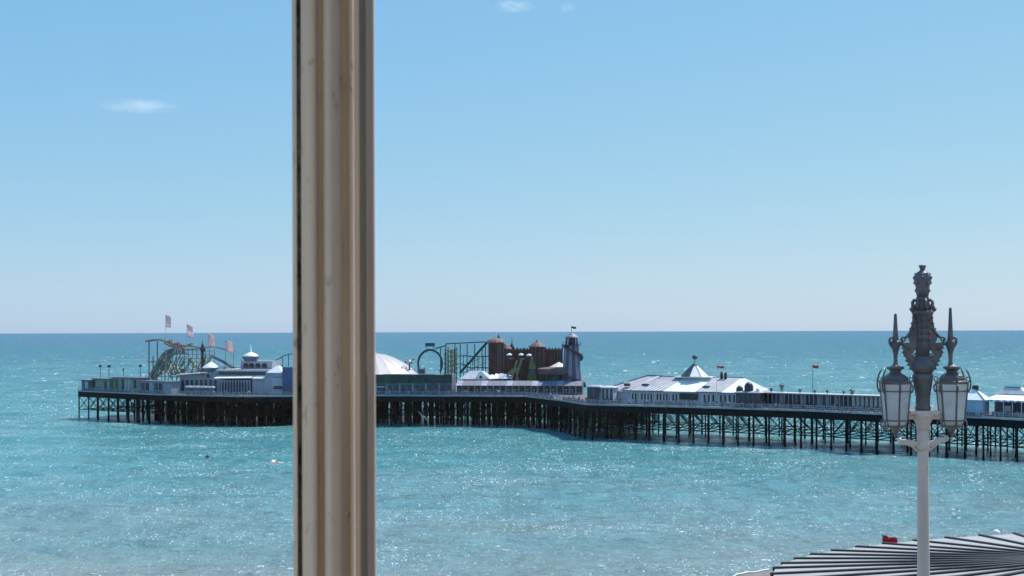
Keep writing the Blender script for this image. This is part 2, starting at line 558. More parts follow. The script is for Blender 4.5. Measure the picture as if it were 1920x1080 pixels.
for i, (p, px, d) in enumerate(ST):
    head = px < 1050
    inw = Vector((-d.y, d.x, 0))
    inw = (inw + AW).normalized()
    offs = (0.5, 4.5, 9, 18, 27, 36, 43) if head else (0.5, 10.4, 20.4, 30.5)
    for kk, o_ in enumerate(offs):
        q = p + inw * o_ + d * random.uniform(-0.9, 0.9) * (kk > 0)
        if px < 200 and o_ > 30: continue
        if head and kk in (1, 4, 5) or px > 2150:
            inner.lathe([(0.3, -12.5), (0.27, -9), (0.27, -0.46)], 6, rel(q).x, rel(q).y)
        else:
            pile(q, (0.27 if kk == 0 else 0.22) * random.uniform(.85, 1.2)); npile += 1
    # cross ties through the bent
    a0, a1 = rel(p + inw * offs[0]), rel(p + inw * offs[-1])
    brac.bar(a0 + Vector((0, 0, -7.0)), a1 + Vector((0, 0, -7.0)), 0.16, 0.22)
    brac.bar(a0 + Vector((0, 0, -1.9)), a1 + Vector((0, 0, -1.9)), 0.2, 0.4)
    for o0, o1 in zip(offs, offs[1:]):
        for za, zb in ((-7.0, -2.2), (-2.2, -7.0)):
            brac.bar(rel(p + inw * o0) + Vector((0, 0, za)), rel(p + inw * o1) + Vector((0, 0, zb)), 0.1)
    if i + 1 < len(ST):
        p2, px2, d2 = ST[i + 1]
        inw2 = (Vector((-d2.y, d2.x, 0)) + AW).normalized()
        if (p2 - p).length > 12: continue
        mm = MB()
        zt, zb = -2.3, -7.0
        for (A, B) in ((p + inw * 0.5, p2 + inw2 * 0.5),):
            A, B = rel(A), rel(B)
            mm.bar(A + Vector((0, 0, zb)), B + Vector((0, 0, zb)), 0.2, 0.26)
            mm.bar(A + Vector((0, 0, zt)), B + Vector((0, 0, zt)), 0.16, 0.2)
            mm.bar(A + Vector((0, 0, zb)), B + Vector((0, 0, zt)), 0.14)
            mm.bar(A + Vector((0.02, 0.05, zt)), B + Vector((0.02, 0.05, zb)), 0.14)
        mm.build('cross_brace', M_IRON, pier)
        for kk in range(1, len(offs)):
            if kk >= (7 if head == (px2 < 1050) and head else 4): break
            A, B = rel(p + inw * offs[kk]), rel(p2 + inw2 * offs[kk])
            brac.bar(A + Vector((0, 0, zb)), B + Vector((0, 0, zb)), 0.16, 0.2)
            brac.bar(A + Vector((0, 0, zb)), B + Vector((0, 0, zt)), 0.09)
            brac.bar(A + Vector((0, 0, zt)), B + Vector((0, 0, zb)), 0.09)
for p, px, d in stations(1.9):
    if 225 < px < 1040:
        iw = (Vector((-d.y, d.x, 0)) + AW).normalized()
        for o_ in (7, 13, 22, 31, 40):
            q = rel(p + iw * (o_ + random.uniform(-1.5, 1.5)))
            inner.lathe([(0.3, -12.5), (0.27, -9), (0.27, -0.46)], 6, q.x, q.y)
            if random.random() < .7:
                q2 = q + d * random.choice([-3, 3]); inner.bar(q + Vector((0, 0, -9.5)), q2 + Vector((0, 0, -1.5)), .22)
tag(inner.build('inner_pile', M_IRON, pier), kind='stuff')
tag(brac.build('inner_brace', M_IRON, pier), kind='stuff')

# railing: posts one by one, rails per run, balusters as one mass
post_me = MB().box(-0.06, 0.06, -0.06, 0.06, 0, 1.2).box(-0.09, 0.09, -0.09, 0.09, 1.2, 1.3).mesh('railing_post', M_RAIL)
RS = stations(2.6)
for p, px, d in RS:
    if px > 2100: continue
    o = bpy.data.objects.new('railing_post', post_me)
    COL.objects.link(o); o.parent = pier
    o.location = rel(p) + Vector((0, 0, -0.02)); o.rotation_euler = (0, 0, math.atan2(d.y, d.x))
for p, q in zip(NEAR, NEAR[1:]):
    p, q = rel(p), rel(q)
    for z, h_ in ((1.18, 0.09), (0.62, 0.06), (0.12, 0.07)):
        MB().bar(p + Vector((0, 0, z)), q + Vector((0, 0, z)), 0.07, h_).build('rail', M_RAIL, pier)
bal = MB()
for p, px, d in stations(0.52):
    if px < 2100:
        b0 = rel(p)
        bal.bar(b0 + Vector((0, 0, 0.1)), b0 + Vector((0, 0, 1.14)), 0.045)
tag(bal.build('baluster', M_RAIL, pier), kind='stuff')
seat = MB().box(-1.1, 1.1, .35, .8, .42, .48).box(-1.1, 1.1, .3, .36, .55, 1.02)
for x_ in (-.9, 0, .9): seat.box(x_ - .04, x_ + .04, .34, .78, 0, .42)
seat_me = seat.mesh('deck_bench', mat('bench_slate', (.1, .1, .14), .6))
random.seed(21)
for p, px, d in stations(3.4):
    if px > 2000 or random.random() < .3: continue
    o = bpy.data.objects.new('deck_bench', seat_me)
    COL.objects.link(o); o.parent = pier
    o.location = rel(p) + Vector((0, 0, -0.02)); o.rotation_euler = (0, 0, math.atan2(d.y, d.x))
# end railing
p, q = rel(NEAR[0]), rel(NEAR[0] + AW * 44)
m = MB()
for z in (1.18, 0.62, 0.12): m.bar(p + Vector((0, 0, z)), q + Vector((0, 0, z)), 0.07)
for i in range(1, 17):
    c = p + (q - p) * (i / 16); m.bar(c, c + Vector((0, 0, 1.25)), 0.12)
m.build('end_railing', M_RAIL, pier)

# ------------------------------------------------------------------ frames for things on the deck
class Front:
    """local frame of a thing whose front runs between two columns of the photograph"""
    def __init__(s, name, label, cat, xa, xb, b, group=None, b2=None):
        s.xa, s.xb = xa, xb
        A, B = on_deck(xa, b), on_deck(xb, b if b2 is None else b2)
        d = B - A
        s.L = d.length
        s.rz = math.atan2(d.y, d.x)
        s.Ya, s.Yb = A.y, B.y
        s.o = thing(name, label, cat, A, s.rz, group)
        s.A, s.B = A, B
    def x(s, px): return s.L * (px - s.xa) / (s.xb - s.xa)
    def Yat(s, px): return s.Ya + (s.Yb - s.Ya) * (px - s.xa) / (s.xb - s.xa)
    def z(s, px, py, back=0): return zpx(px, py, s.Yat(px) + back) - ZD
    def pt(s, px, py, back=0): 
        # local point standing back metres behind the front, seen at px, py
        Y = s.Yat(px) + back
        Pw = W(px, py, Y)
        c, sn = math.cos(-s.rz), math.sin(-s.rz)
        dx, dy = Pw.x - s.A.x, Pw.y - s.A.y
        return Vector((dx * c - dy * sn, dx * sn + dy * c, Pw.z - ZD))

def windows(F, xs, z0, z1, y=0.0, w_=None, frame=M_WHITE, pane=M_DARK, name='window'):
    for xa, xb in xs:
        f_ = MB()
        t = 0.09
        f_.box(xa, xb, y - 0.07, y + 0.02, z0, z0 + t).box(xa, xb, y - 0.07, y + 0.02, z1 - t, z1)
        f_.box(xa, xa + t, y - 0.07, y + 0.02, z0 + t, z1 - t).box(xb - t, xb, y - 0.07, y + 0.02, z0 + t, z1 - t)
        wo = f_.build(name, frame, F)
        MB().box(xa + t, xb - t, y - 0.03, y + 0.01, z0 + t, z1 - t).build('pane', pane, wo)

# ------------------------------------------------------------------ central arcade
F = Front('amusement_arcade', 'long pier arcade with hipped grey and white roof and pointed lantern spire', 'arcade', 1146, 1412, 8)
o = F.o; L = F.L; D = 20.0
hw = F.z(1280, 735)
MB().box(0.6, L - 0.6, 0, D, 0, hw - 0.05).build('wall', M_WALL2, o)
z_r = F.z(1290, 707, 10)
e0, e1 = F.x(1172), F.x(1404)
r0, r1 = F.x(1220), F.x(1372)
# main roof: bays of sheet between slanting hips
eave = [1172, 1248, 1309, 1356, 1404]
ridge = [1222, 1266, 1322, 1371, 1376]
cols = [M_ROOFG, M_ROOFW, M_ROOFG, M_ROOFW]
roof = MB().prism([(e0 - .3, -0.5), (e1 + .3, -0.5), (e1 + .3, D + .5), (e0 - .3, D + .5)], hw - 0.05, hw + 0.12).build('roof', M_ROOFL, o)
for i in range(4):
    a, b_ = F.x(eave[i]), F.x(eave[i + 1])
    c, d_ = F.x(ridge[i]), F.x(ridge[i + 1])
    lift = 0.0 if i % 2 else 0.12
    q = MB()
    q.slab([(a, -0.45, hw + .16 + lift), (b_, -0.45, hw + .16 + lift), (d_, 10, z_r + lift), (c, 10, z_r + lift)], 0.1)
    sp = q.build('roof_sheet', cols[i], roof)
    if cols[i] is M_ROOFG:
        ns = 9
        for k in range(ns):
            t = (k + 0.5) / ns
            pa = Vector((a + (b_ - a) * t, -0.45, hw + .2 + lift)); pb = Vector((c + (d_ - c) * t, 10, z_r + .04 + lift))
            MB().bar(pa, pb, 0.1, 0.12).build('seam', M_SEAM, roof)
back_r = MB()
back_r.slab([(F.x(ridge[0]), 10, z_r), (F.x(ridge[-1]), 10, z_r), (e1, D + .4, hw + .1), (e0, D + .4, hw + .1)], 0.1)
back_r.slab([(e0, -0.4, hw + .16), (F.x(ridge[0]), 10, z_r), (e0, D + .4, hw + .1)], 0.1)
back_r.slab([(e1, -0.4, hw + .16), (F.x(ridge[-1]), 10, z_r), (e1, D + .4, hw + .1)], 0.1)
back_r.build('roof_slope', M_ROOFG, o)
MB().bar((F.x(1216), 10, z_r + .1), (F.x(1376), 10, z_r + .05), 0.5, 0.3).build('ridge_cap', M_ROOFL, o)
# left wing roof
zl = F.z(1195, 704.5, 12)
wl = MB()
wl.slab([(F.x(1118), 2, hw - 0.1), (F.x(1183), 2, hw + .35), (F.x(1216), 12, zl), (F.x(1187), 12, zl)], 0.1)
wl.slab([(F.x(1187), 12, zl), (F.x(1216), 12, zl), (F.x(1216), D, hw), (F.x(1118), D, hw - .2)], 0.1)
wl.slab([(F.x(1118), 2, hw - 0.1), (F.x(1187), 12, zl), (F.x(1118), D, hw - .2)], 0.1)
wl.build('wing_roof', mat('lilac_zinc', (0.42, 0.4, 0.43), 0.5), o)
wr = MB()
wr.bar((F.x(1118), 2, hw), (F.x(1187), 12, zl + .1), 0.25).bar((F.x(1187), 12, zl + .1), (F.x(1216), 12, zl + .1), 0.3)
wr.build('wing_ridge', M_ROOFL, o)
MB().box(F.x(1119), F.x(1172), 2.2, D - .2, 0, hw - 0.35).build('wing_wall', M_WALL, o)
MB().slab([(F.x(1180), 1.5, hw + .55), (F.x(1183), .5, hw + .5), (F.x(1216), 11.5, zl + .1), (F.x(1208), 12, zl + .15)], .1).build('hip_strip', M_ROOFG, o)
# roof vents
for px, py, bk in ((1210, 722, 3.5), (1324, 726, 2.8)):
    p = F.pt(px, py, bk)
    vt = MB().box(p.x - .9, p.x + .9, p.y - .5, p.y + .5, p.z - .8, p.z + .35)
    vo = vt.build('roof_vent', M_DARKM, o)
    MB().box(p.x - .2, p.x + 1.3, p.y - .7, p.y + .6, p.z + .36, p.z + .6).build('vent_hood', M_WHITE, vo)
p = F.pt(1176, 719, 4)
vo = MB().box(p.x - .9, p.x + .9, p.y - .4, p.y + .4, p.z - .8, p.z).build('roof_vent', M_DARKM, o)
MB().box(p.x - .8, p.x + 1.1, p.y - .6, p.y + .5, p.z, p.z + .5).build('vent_hood', M_WHITE, vo)
for px, y0, y1 in ((1353, 697, 712), (1360.5, 698, 708)):
    p = F.pt(px, y1, 9); zt = F.z(px, y0, 9)
    MB().lathe([(.5, p.z - .6), (.4, p.z + .6), (.55, p.z + .7), (.35, zt - .3), (.2, zt)], 10, p.x, p.y).build('chimney', M_DARKM, o)
# lantern spire
cxl = F.x(1284); zb = F.z(1284, 705, 10); zt = F.z(1284, 684, 10); hwid = F.x(1310) - F.x(1284)
sp = MB()
MB().box(cxl - hwid * 1.35, cxl + hwid * 1.35, 10 - hwid * .6, 10 + hwid * .6, zb - .5, zb - .05).build('spire_base', M_WHITE, o)
lat = []
for j in range(8):
    t0, t1 = j * math.pi / 4, (j + 1) * math.pi / 4
    rb, rt = hwid * 1.03, 0.75
    dark = j in (5,)  # left-front facet coloured dark: the spire's shaded side put into the material
    pts = [(cxl + rb * math.cos(t0), 10 + rb * math.sin(t0), zb), (cxl + rb * math.cos(t1), 10 + rb * math.sin(t1), zb),
           (cxl + rt * math.cos(t1), 10 + rt * math.sin(t1), zt), (cxl + rt * math.cos(t0), 10 + rt * math.sin(t0), zt)]
    MB().slab(pts, 0.08).build('spire_panel', M_ROOFL if dark else M_ROOFW, o)
    MB().bar(pts[0], pts[3], 0.16).build('spire_rib', M_ROOFL, o)
MB().lathe([(.9, zt - .1), (1.0, zt + .15), (.35, zt + .4), (.1, zt + .6), (.1, F.z(1284, 674, 10))], 10, cxl, 10).build('spire_cap', M_ROOFL, o)
zg = F.z(1284, 669.5, 10)
MB().lathe([(0.1, zg - .8), (.55, zg - .55), (.82, zg), (.7, zg + .35), (.35, zg + .62), (.05, zg + .7)], 14, cxl, 10).build('spire_globe', M_LGREEN, o, smooth=True)
# facade
xsw = [(F.x(a), F.x(a) + .75) for a in range(1186, 1272, 6)]
windows(o, xsw, 1.1, hw - .55, -0.02)
xsw = [(F.x(a), F.x(a) + .8) for a in (1322, 1330, 1338, 1352, 1360, 1368, 1376, 1384, 1392)]
windows(o, xsw, 1.0, hw - .5, -0.02)
MB().box(F.x(1279), F.x(1312), -0.5, 0.02, 1.55, hw - .25).build('signboard', M_GREEN, o)
for a in range(1186, 1412, 15):
    MB().box(F.x(a) - .12, F.x(a) + .12, -0.16, 0.03, 0, hw - .3).build('pilaster', M_WHITE, o)
MB().box(F.x(1125), F.x(1160), 2.0, 2.21, .9, hw - .8).build('shop_opening', M_DARK, o)
MB().box(.6, L - .6, -.55, .0, hw - .28, hw - .06).build('cornice', M_WALL2, o)

# ------------------------------------------------------------------ kiosks left of the arcade
def kiosk(name, label, xa, xb, ytop, b, wallm, roofm, depth=4, openings=3, group=None, over=.4, pitch=0.5, cat='kiosk'):
    F = Front(name, label, cat, xa, xb, b, group)
    h = F.z((xa + xb) / 2, ytop)
    k = MB().box(0, F.L, 0, depth, 0, h)
    k.build('wall', wallm, F.o)
    rf = MB()
    rf.add([(-over, -over, h + .003), (F.L + over, -over, h + .003), (F.L + over, depth + over, h + .003), (-over, depth + over, h + .003),
            (depth * .3, depth / 2, h + pitch), (F.L - depth * .3, depth / 2, h + pitch)],
           [(0, 1, 5, 4), (1, 2, 5), (2, 3, 4, 5), (3, 0, 4), (3, 2, 1, 0)])
    rf.box(-over, F.L + over, -over - .03, -over + .03, h - .18, h + .06)
    rf.build('roof', roofm, F.o)
    ww = F.L / openings
    for i in range(openings):
        sw = MB().box(ww * i + .25, ww * (i + 1) - .25, -0.04, 0.02, .95, h - .35).build('serving_hatch', M_HALLT, F.o)
        MB().box(ww * i + .15, ww * (i + 1) - .15, -0.35, -0.041, .85, .95).build('counter', M_WALL2, sw)
    return F, h
kiosk('snack_kiosk', 'low grey kiosk with wide dark hatches just left of the arcade roof', 1101, 1124, 725, 6, M_WALLD, M_WALL, openings=2)
kiosk('ticket_kiosk', 'pale kiosk under the low left corner of the arcade roof', 1127, 1150, 726.5, 4, M_WALL2, M_ROOFG, openings=3)
F, h = kiosk('ornate_kiosk', 'dark brown kiosk with two rounded dark domes at the right end of the arcade', 1380, 1426, 736, 3.5, mat('kiosk_maroon', (0.07, 0.04, 0.05), .6), mat('lilac_roof', (0.42, 0.38, 0.44), .6), openings=5)
for px, py, rr in ((1387, 729, 1.0), (1404, 724, 1.25)):
    p = F.pt(px, py, 2)
    MB().lathe([(rr, h + .1), (rr, p.z - .1), (rr * .95, p.z + .2), (rr * .7, p.z + rr * .6), (rr * .3, p.z + rr * .85), (.05, p.z + rr)], 14, p.x, p.y).build('dome', M_DARKM if px > 1390 else mat('olive_dome', (.06, .055, .045), .6), F.o, smooth=False)
p = F.pt(1421, 731, 1.5)
MB().lathe([(.3, h), (.5, p.z), (.4, p.z + .35), (.05, p.z + .5)], 10, p.x, p.y).build('roof_globe', M_WHITE, F.o)

# ------------------------------------------------------------------ promenade shelter along the spine of the pier
F = Front('promenade_shelter', 'long low glazed shelter with flat pale roof along the pier deck', 'shelter', 1428, 1668, 9)
hs = [F.z(px, py) for px, py in ((1428, 735), (1668, 742.5))]
h = sum(hs) / 2
MB().box(-.4, F.L + .4, -1.2, 4.2, h - .18, h).build('roof', M_ROOFG, F.o)
MB().box(-.4, F.L + .4, -1.28, -1.2, h - .28, h + .03).build('gutter', M_WALL, F.o)
n = 30
MB().box(0, F.L, 1.4, 1.6, 0, h - .181).build('screen_wall', M_WALLD, F.o)
for i in range(n + 1):
    x = F.L * i / n
    MB().box(x - .09, x + .09, -.98, -.8, 0, h - .181).build('post', M_RAIL, F.o)
for i in range(n):
    x = F.L * (i + .5) / n; wd = F.L / n
    r_ = random.random()
    if i >= 21:
        MB().box(x - wd * .3, x + wd * .3, 1.3, 1.41, .9, h - .5).build('white_panel', M_WHITE, F.o)
    elif r_ < .55:
        MB().box(x - wd * .38, x + wd * .38, 1.3, 1.41, .8, h - .6).build('pane', M_DARK, F.o)
    elif r_ < .8:
        MB().box(x - wd * .4, x + wd * .4, 1.25, 1.41, .2, h - .5).build('panel', M_WALL2, F.o)
    MB().box(x - wd * .42, x + wd * .42, .3, .8, .4, .48).box(x - wd * .42, x + wd * .42, .75, .83, .48, .95).build('bench', M_RAIL if i % 3 else M_WALLD, F.o)
for px, py in ((1446, 731), (1500, 733), (1528, 735), (1551, 735), (1582, 737)):
    p = F.pt(px, py, 1.5)
    MB().lathe([(.16, h), (.14, h + .3), (.4, h + .5), (.45, p.z + .3), (.2, p.z + .6)], 8, p.x, p.y).build('roof_cowl', M_DARKM, F.o)

# green lantern lamps on the pier
def pier_lamp(px, py, b, label):
    P0 = on_deck(px, b)
    ht = zpx(px, py, P0.y) - ZD
    t = thing('pier_lamp', label, 'lamp', P0, 0, 'lanterns on the pier')
    MB().lathe([(.25, 0), (.25, .5), (.1, .7), (.08, ht - 1.9)], 8).build('post', M_LGREEN, t)
    MB().lathe([(.32, ht - 1.9), (.62, ht - .55), (.6, ht - .5)], 6).build('lantern_glass', mat('lantern_green_glass', (.05, .13, .12), .3), t)
    MB().lathe([(.8, ht - .5), (.75, ht - .35), (.3, ht - .05), (.06, ht + .25)], 6).build('lantern_cap', M_LGREEN, t)
pier_lamp(1466, 719.5, 11, 'green lantern rising above the shelter roof right of the kiosk domes')
pier_lamp(1598, 729, 11, 'green lantern above the shelter roof right of the red flag')

# flags on poles
def flagpole(px, ytop, ybase_b, label, fm, fw, fh, sag=.2, group='flags on the pier', two=None, name='flagpole', base=None):
    P0 = on_deck(px, ybase_b) if base is None else base
    ht = zpx(px, ytop, P0.y) - P0.z
    t = thing(name, label, 'flag', P0, 0, group)
    MB().lathe([(.12, 0), (.07, ht * .6), (.05, ht), (.1, ht + .05), (.02, ht + .15)], 8).build('pole', M_WHITE if two else M_DARKM, t)
    def cloth(z0, z1, mm, nm, parent, off=0):
        q = MB(); nn = 12; v = []; f_ = []
        for i in range(nn + 1):
            s_ = i / nn
            for z in (z0, (z0 + z1) / 2, z1):
                v.append((.06 + fw * s_, .18 * fw * s_ * math.sin(s_ * 8 + z * 2) + off, z - sag * fh * s_ * s_ + .06 * fw * math.sin(s_ * 9)))
        for i in range(nn):
            for j in range(2):
                f_.append((i * 3 + j, (i + 1) * 3 + j, (i + 1) * 3 + j + 1, i * 3 + j + 1))
        q.add(v, f_)
        oo = q.build(nm, mm, parent, smooth=True)
        sm = oo.modifiers.new('thick', 'SOLIDIFY'); sm.thickness = .015
        return oo
    if two:
        cloth(ht - fh / 2, ht, fm, 'flag_cloth', t)
        cloth(ht - fh, ht - fh / 2, two, 'flag_cloth', t)
    else:
        cloth(ht - fh, ht, fm, 'flag_cloth', t)
    return t
flagpole(1524, 685, 12, 'thin pole with small red flag above the shelter roof', M_REDF, 1.6, .75)
flagpole(1344, 686, 7, 'pole with red and white flag in front of the arcade roof', M_REDF, 2.0, 1.1, two=M_WHITE)

# ------------------------------------------------------------------ right-hand stalls beside the street lamp
F = Front('blue_walled_stall', 'stall with plain light blue side wall and white roof beside the street lamp', 'stall', 1790, 1843, 1.2)
h = F.z(1826, 750)
MB().box(0, F.L, 0, 6, 0, h).build('wall', M_WALLB, F.o)
zr = F.z(1826, 729, 3)
rf = MB().add([(-.4, -.4, h + .01), (F.L + .5, -.4, h + .01), (F.L + .5, 6.4, h + .01), (-.4, 6.4, h + .01), (F.L * .5, 3, zr), (F.L * .62, 3, zr)],
              [(0, 1, 5, 4), (1, 2, 5), (2, 3, 4, 5), (3, 0, 4), (3, 2, 1, 0)])
rf.build('roof', M_ROOFW, F.o)
MB().bar((F.L * .62, 3, zr + .1), (F.L + .5, -.4, h + .12), .18).build('ridge_cap', M_ROOFL, F.o)
p = F.pt(1829, 724, 3)
MB().box(p.x - .7, p.x + .7, p.y - .3, p.y + .3, zr - .5, p.z + .2).build('roof_box', M_DARKM, F.o)
F = Front('pier_pavilion', 'open pavilion with two-tier white tent roof at the right edge', 'pavilion', 1848, 1985, 5)
h = F.z(1880, 750); zc = F.z(1883, 738, 5); zt = F.z(1883, 725.5, 6)
D = 11
low = MB().add([(-.5, -.5, h), (F.L + .5, -.5, h), (F.L + .5, D + .5, h), (-.5, D + .5, h), (F.x(1862), 3.5, zc), (F.L - 2, 3.5, zc), (F.L - 2, 7.5, zc), (F.x(1862), 7.5, zc)],
               [(0, 1, 5, 4), (1, 2, 6, 5), (2, 3, 7, 6), (3, 0, 4, 7), (4, 5, 6, 7), (3, 2, 1, 0)]).build('lower_roof', M_ROOFW, F.o)
up = MB().add([(F.x(1858), 3, zc + .01), (F.x(1918), 3, zc + .01), (F.x(1918), 8, zc + .01), (F.x(1858), 8, zc + .01), (F.x(1870), 4.6, zt), (F.x(1898), 4.6, zt), (F.x(1898), 6.4, zt), (F.x(1870), 6.4, zt)],
              [(0, 1, 5, 4), (1, 2, 6, 5), (2, 3, 7, 6), (3, 0, 4, 7), (4, 5, 6, 7)]).build('upper_roof', M_ROOFG, F.o)
MB().bar((F.x(1869), 4.6, zt + .08), (F.x(1899), 4.6, zt + .08), .25).bar((F.x(1899), 4.6, zt + .08), (F.x(1901), 4.2, zc + .3), .2).build('ridge_cap', M_ROOFL, F.o)
for i in range(22):
    x = -.5 + (F.L + 1) * i / 22; wd = (F.L + 1) / 22
    MB().plate([(x, h), (x + wd, h), (x + wd, h - .25), (x + wd * .5, h - .55), (x, h - .25)], -.56, -.51).build('valance', M_ROOFW if i % 2 else M_WALL, F.o)
for i in range(9):
    x = F.L * i / 8
    MB().lathe([(.16, 0), (.12, .3), (.1, h - .01)], 8, x, .1).build('column', M_WHITE, F.o)
MB().box(.2, F.L - .2, 4.5, 9, 0, h - .4).build('booth_wall', M_WALLD, F.o)
MB().box(F.x(1880), F.x(1892), 1.2, 1.5, .6, 2.6).build('notice_board', M_WALL2, F.o)
for px in (1856, 1868, 1900, 1910):
    MB().box(F.x(px), F.x(px) + 1.2, 1.0, 1.6, .1, 1.0).build('counter', M_WALL2, F.o)

# ------------------------------------------------------------------ pier head, right of the window bar
# front booths: long awning with open fronts
F = Front('booth_row', 'long row of open-fronted booths under a pale lilac awning below the brown castle', 'booths', 856, 1092, 7, b2=434 - edge_Y(1092))
h = F.z(975, 721); hb = F.z(975, 714, 2)
MB().box(0, F.L, .6, 5, 0, h - .15).build('wall', mat('booth_blue', (.2, .22, .3), .6), F.o)
for i in range(20):
    wd = F.L / 20; x = i * wd
    MB().slab([(x + .03, -1.6, h - .3), (x + wd - .03, -1.6, h - .3), (x + wd - .03, 2.2, hb), (x + .03, 2.2, hb)], .12).build('awning_panel', mat('awning_lilac', (.2, .2, .25), .7) if i % 4 else M_WALL, F.o)
    bx = MB().box(x + .3, x + wd - .3, .5, .61, .9, h - .5).build('booth_opening', M_HALLT, F.o)
    if i % 3 != 1:
        MB().box(x + .5, x + wd * .5, .42, .52, 1.1, 1.9).build('prize_panel', random.choice([M_WALL2, M_WALLB, M_REDF, M_WALL]), F.o)
    MB().box(x - .1, x + .1, -1.4, -1.2, 0, h - .34).build('post', M_RAIL, F.o)
MB().box(0, F.L, 2.3, 5, h - .15, hb - .1).build('roof', mat('booth_roof_grey', (.22, .22, .26), .6), F.o)

# gabled kiosk and white awnings standing on the booth roof line
F = Front('gabled_kiosk', 'small kiosk with grey slope and bright white round-windowed gable', 'kiosk', 864, 916, 14)
h = F.z(890, 711); hp = F.z(896, 696)
MB().box(.5, F.L - .5, .4, 6, 0, h).build('wall', M_WALL, F.o)
MB().slab([(-.6, -.4, h + .05), (F.x(891), -.4, h + .05), (F.x(899), 3, hp), (F.x(878), 3, hp)], .12).build('roof', M_ROOFG, F.o)
MB().slab([(-.6, 6.4, h), (F.L + .5, 6.4, h), (F.x(899), 3, hp), (F.x(878), 3, hp)], .12).build('roof_back', M_ROOFG, F.o)
g = MB().plate([(F.x(891), h + .05), (F.L + .5, h + .05), (F.x(899), hp)], -.5, -.3).build('gable', M_ROOFW, F.o)
MB().lathe([(.5, -.62), (.5, -.51)], 12).build('round_window', M_DARK, g)
g.children[0].rotation_euler = (R(90), 0, 0); g.children[0].location = (F.x(902), -1.12, h + .75)
MB().slab([(F.L + .5, -.4, h + .04), (F.x(899), 2.6, hp), (F.x(905), 3, hp), (F.L + 1.2, 6, h)], .1).build('gable_roof', M_ROOFG, F.o)
F = Front('white_awning', 'crumpled white awning left of the yellow ride in front of the brown tower', 'awning', 917, 960, 12)
za, zb_ = F.z(940, 710), F.z(940, 702, 3)
for i in range(5):
    x0, x1 = F.L * i / 5, F.L * (i + 1) / 5 - .1
    dz = (.0, .35, .5, .15, -.1)[i]
    MB().slab([(x0, 0, za), (x1, 0, za), (x1, 3, zb_ + dz - .3), (x0, 3, zb_ + dz)], .08).build('canvas_panel', M_ROOFW if i in (0, 1) else M_WALL2, F.o)
for i in range(6):
    MB().box(F.L * i / 5 - .06, F.L * i / 5 + .06, 0.05, .2, 0, za - .1).build('pole', M_RAIL, F.o)

# domed hall
Pc = on_deck(697, 26)
mp_ = Pc.y / FPX
t = thing('domed_hall', 'hall with large shallow whitish dome partly hidden by the window bar', 'hall', Pc)
zb0 = zpx(740, 702, Pc.y) - ZD; zt0 = zpx(705, 662, Pc.y) - ZD
rad = 92 * mp_
DPR = [(1, 0), (.89, .16), (.78, .34), (.66, .54), (.51, .72), (.39, .84), (.27, .935), (.14, .985), (.02, 1)]
for j in range(24):
    t0, t1 = 2 * math.pi * j / 24, 2 * math.pi * (j + 1) / 24
    q = MB(); v = []; f_ = []
    ns = 8
    for i in range(ns + 1):
        s_ = i / ns
        rr = rad * DPR[i][0]; zz = zb0 + (zt0 - zb0) * DPR[i][1]
        for tt in (t0, t1): v.append((rr * math.cos(tt), rr * math.sin(tt), zz))
    for i in range(ns): f_.append((2 * i, 2 * i + 1, 2 * i + 3, 2 * i + 2))
    q.add(v, f_); q.build('dome_panel', M_DOME, t, smooth=True)
    q = MB().path([(1.002 * rad * r_ * math.cos(t0), 1.002 * rad * r_ * math.sin(t0), zb0 + (zt0 - zb0) * h_ + .02) for r_, h_ in DPR], .05, 4)
    q.build('dome_rib', mat('dome_rib_paint', (.62, .58, .55), .5), t)
MB().lathe([(rad + .1, 0), (rad + .1, zb0), (rad + .4, zb0 + .05), (rad + .4, zb0 - .3)][:3], 32).build('drum', M_WALL, t)
MB().lathe([(1.6, zt0 - .2), (1.6, zt0 + .5), (.3, zt0 + 1.0), (.1, zt0 + 1.6)], 12).build('cap', M_ROOFG, t)

F = Front('dark_arcade', 'dark arcade front with deep green sign band beneath the dome and the loop', 'arcade', 640, 848, 4)
h0 = F.z(760, 718); h1 = F.z(760, 701)
MB().box(0, F.L, 0, 12, 0, h0).build('wall', mat('arcade_slate', (.17, .19, .26), .6, var=.2, scale=.4), F.o)
for i in range(13):
    wd = F.L / 13
    MB().box(i * wd + .03, (i + 1) * wd - .03, -1.0 - .15 * (i % 2), -.4, h0 + .1, h1 - random.uniform(0, .35)).build('sign_panel', random.choice([M_GREEN, mat('slate_board', (.04, .05, .06), .6), M_GREEN, mat('moss_board', (.06, .08, .055), .7)]), F.o)
MB().box(0, F.L, -.4, 12, h0 + .002, h1 - .4).build('parapet', M_WALLD, F.o)
nb = 17
for i in range(nb):
    wd = F.L / nb; x = i * wd
    MB().box(x - .2, x + .2, -.25, .02, 0, h0 - .01).build('pilaster', M_WALL if i % 2 else M_WALLD, F.o)
    MB().box(x + .5, x + wd - .5, -.05, .03, .5, h0 - .7).build('opening', M_HALLT, F.o)
    if i % 3 != 0:
        MB().box(x + .7, x + wd * .55, -.3, -.06, .3, random.uniform(1.3, 2.2)).build('display_board', random.choice([M_WALL2, M_WALLB, M_WALL]), F.o)
MB().box(F.x(706), F.x(722), -1.6, -.26, h0 - 1.4, h0 - 1.2).build('canopy', M_ROOFW, F.o)

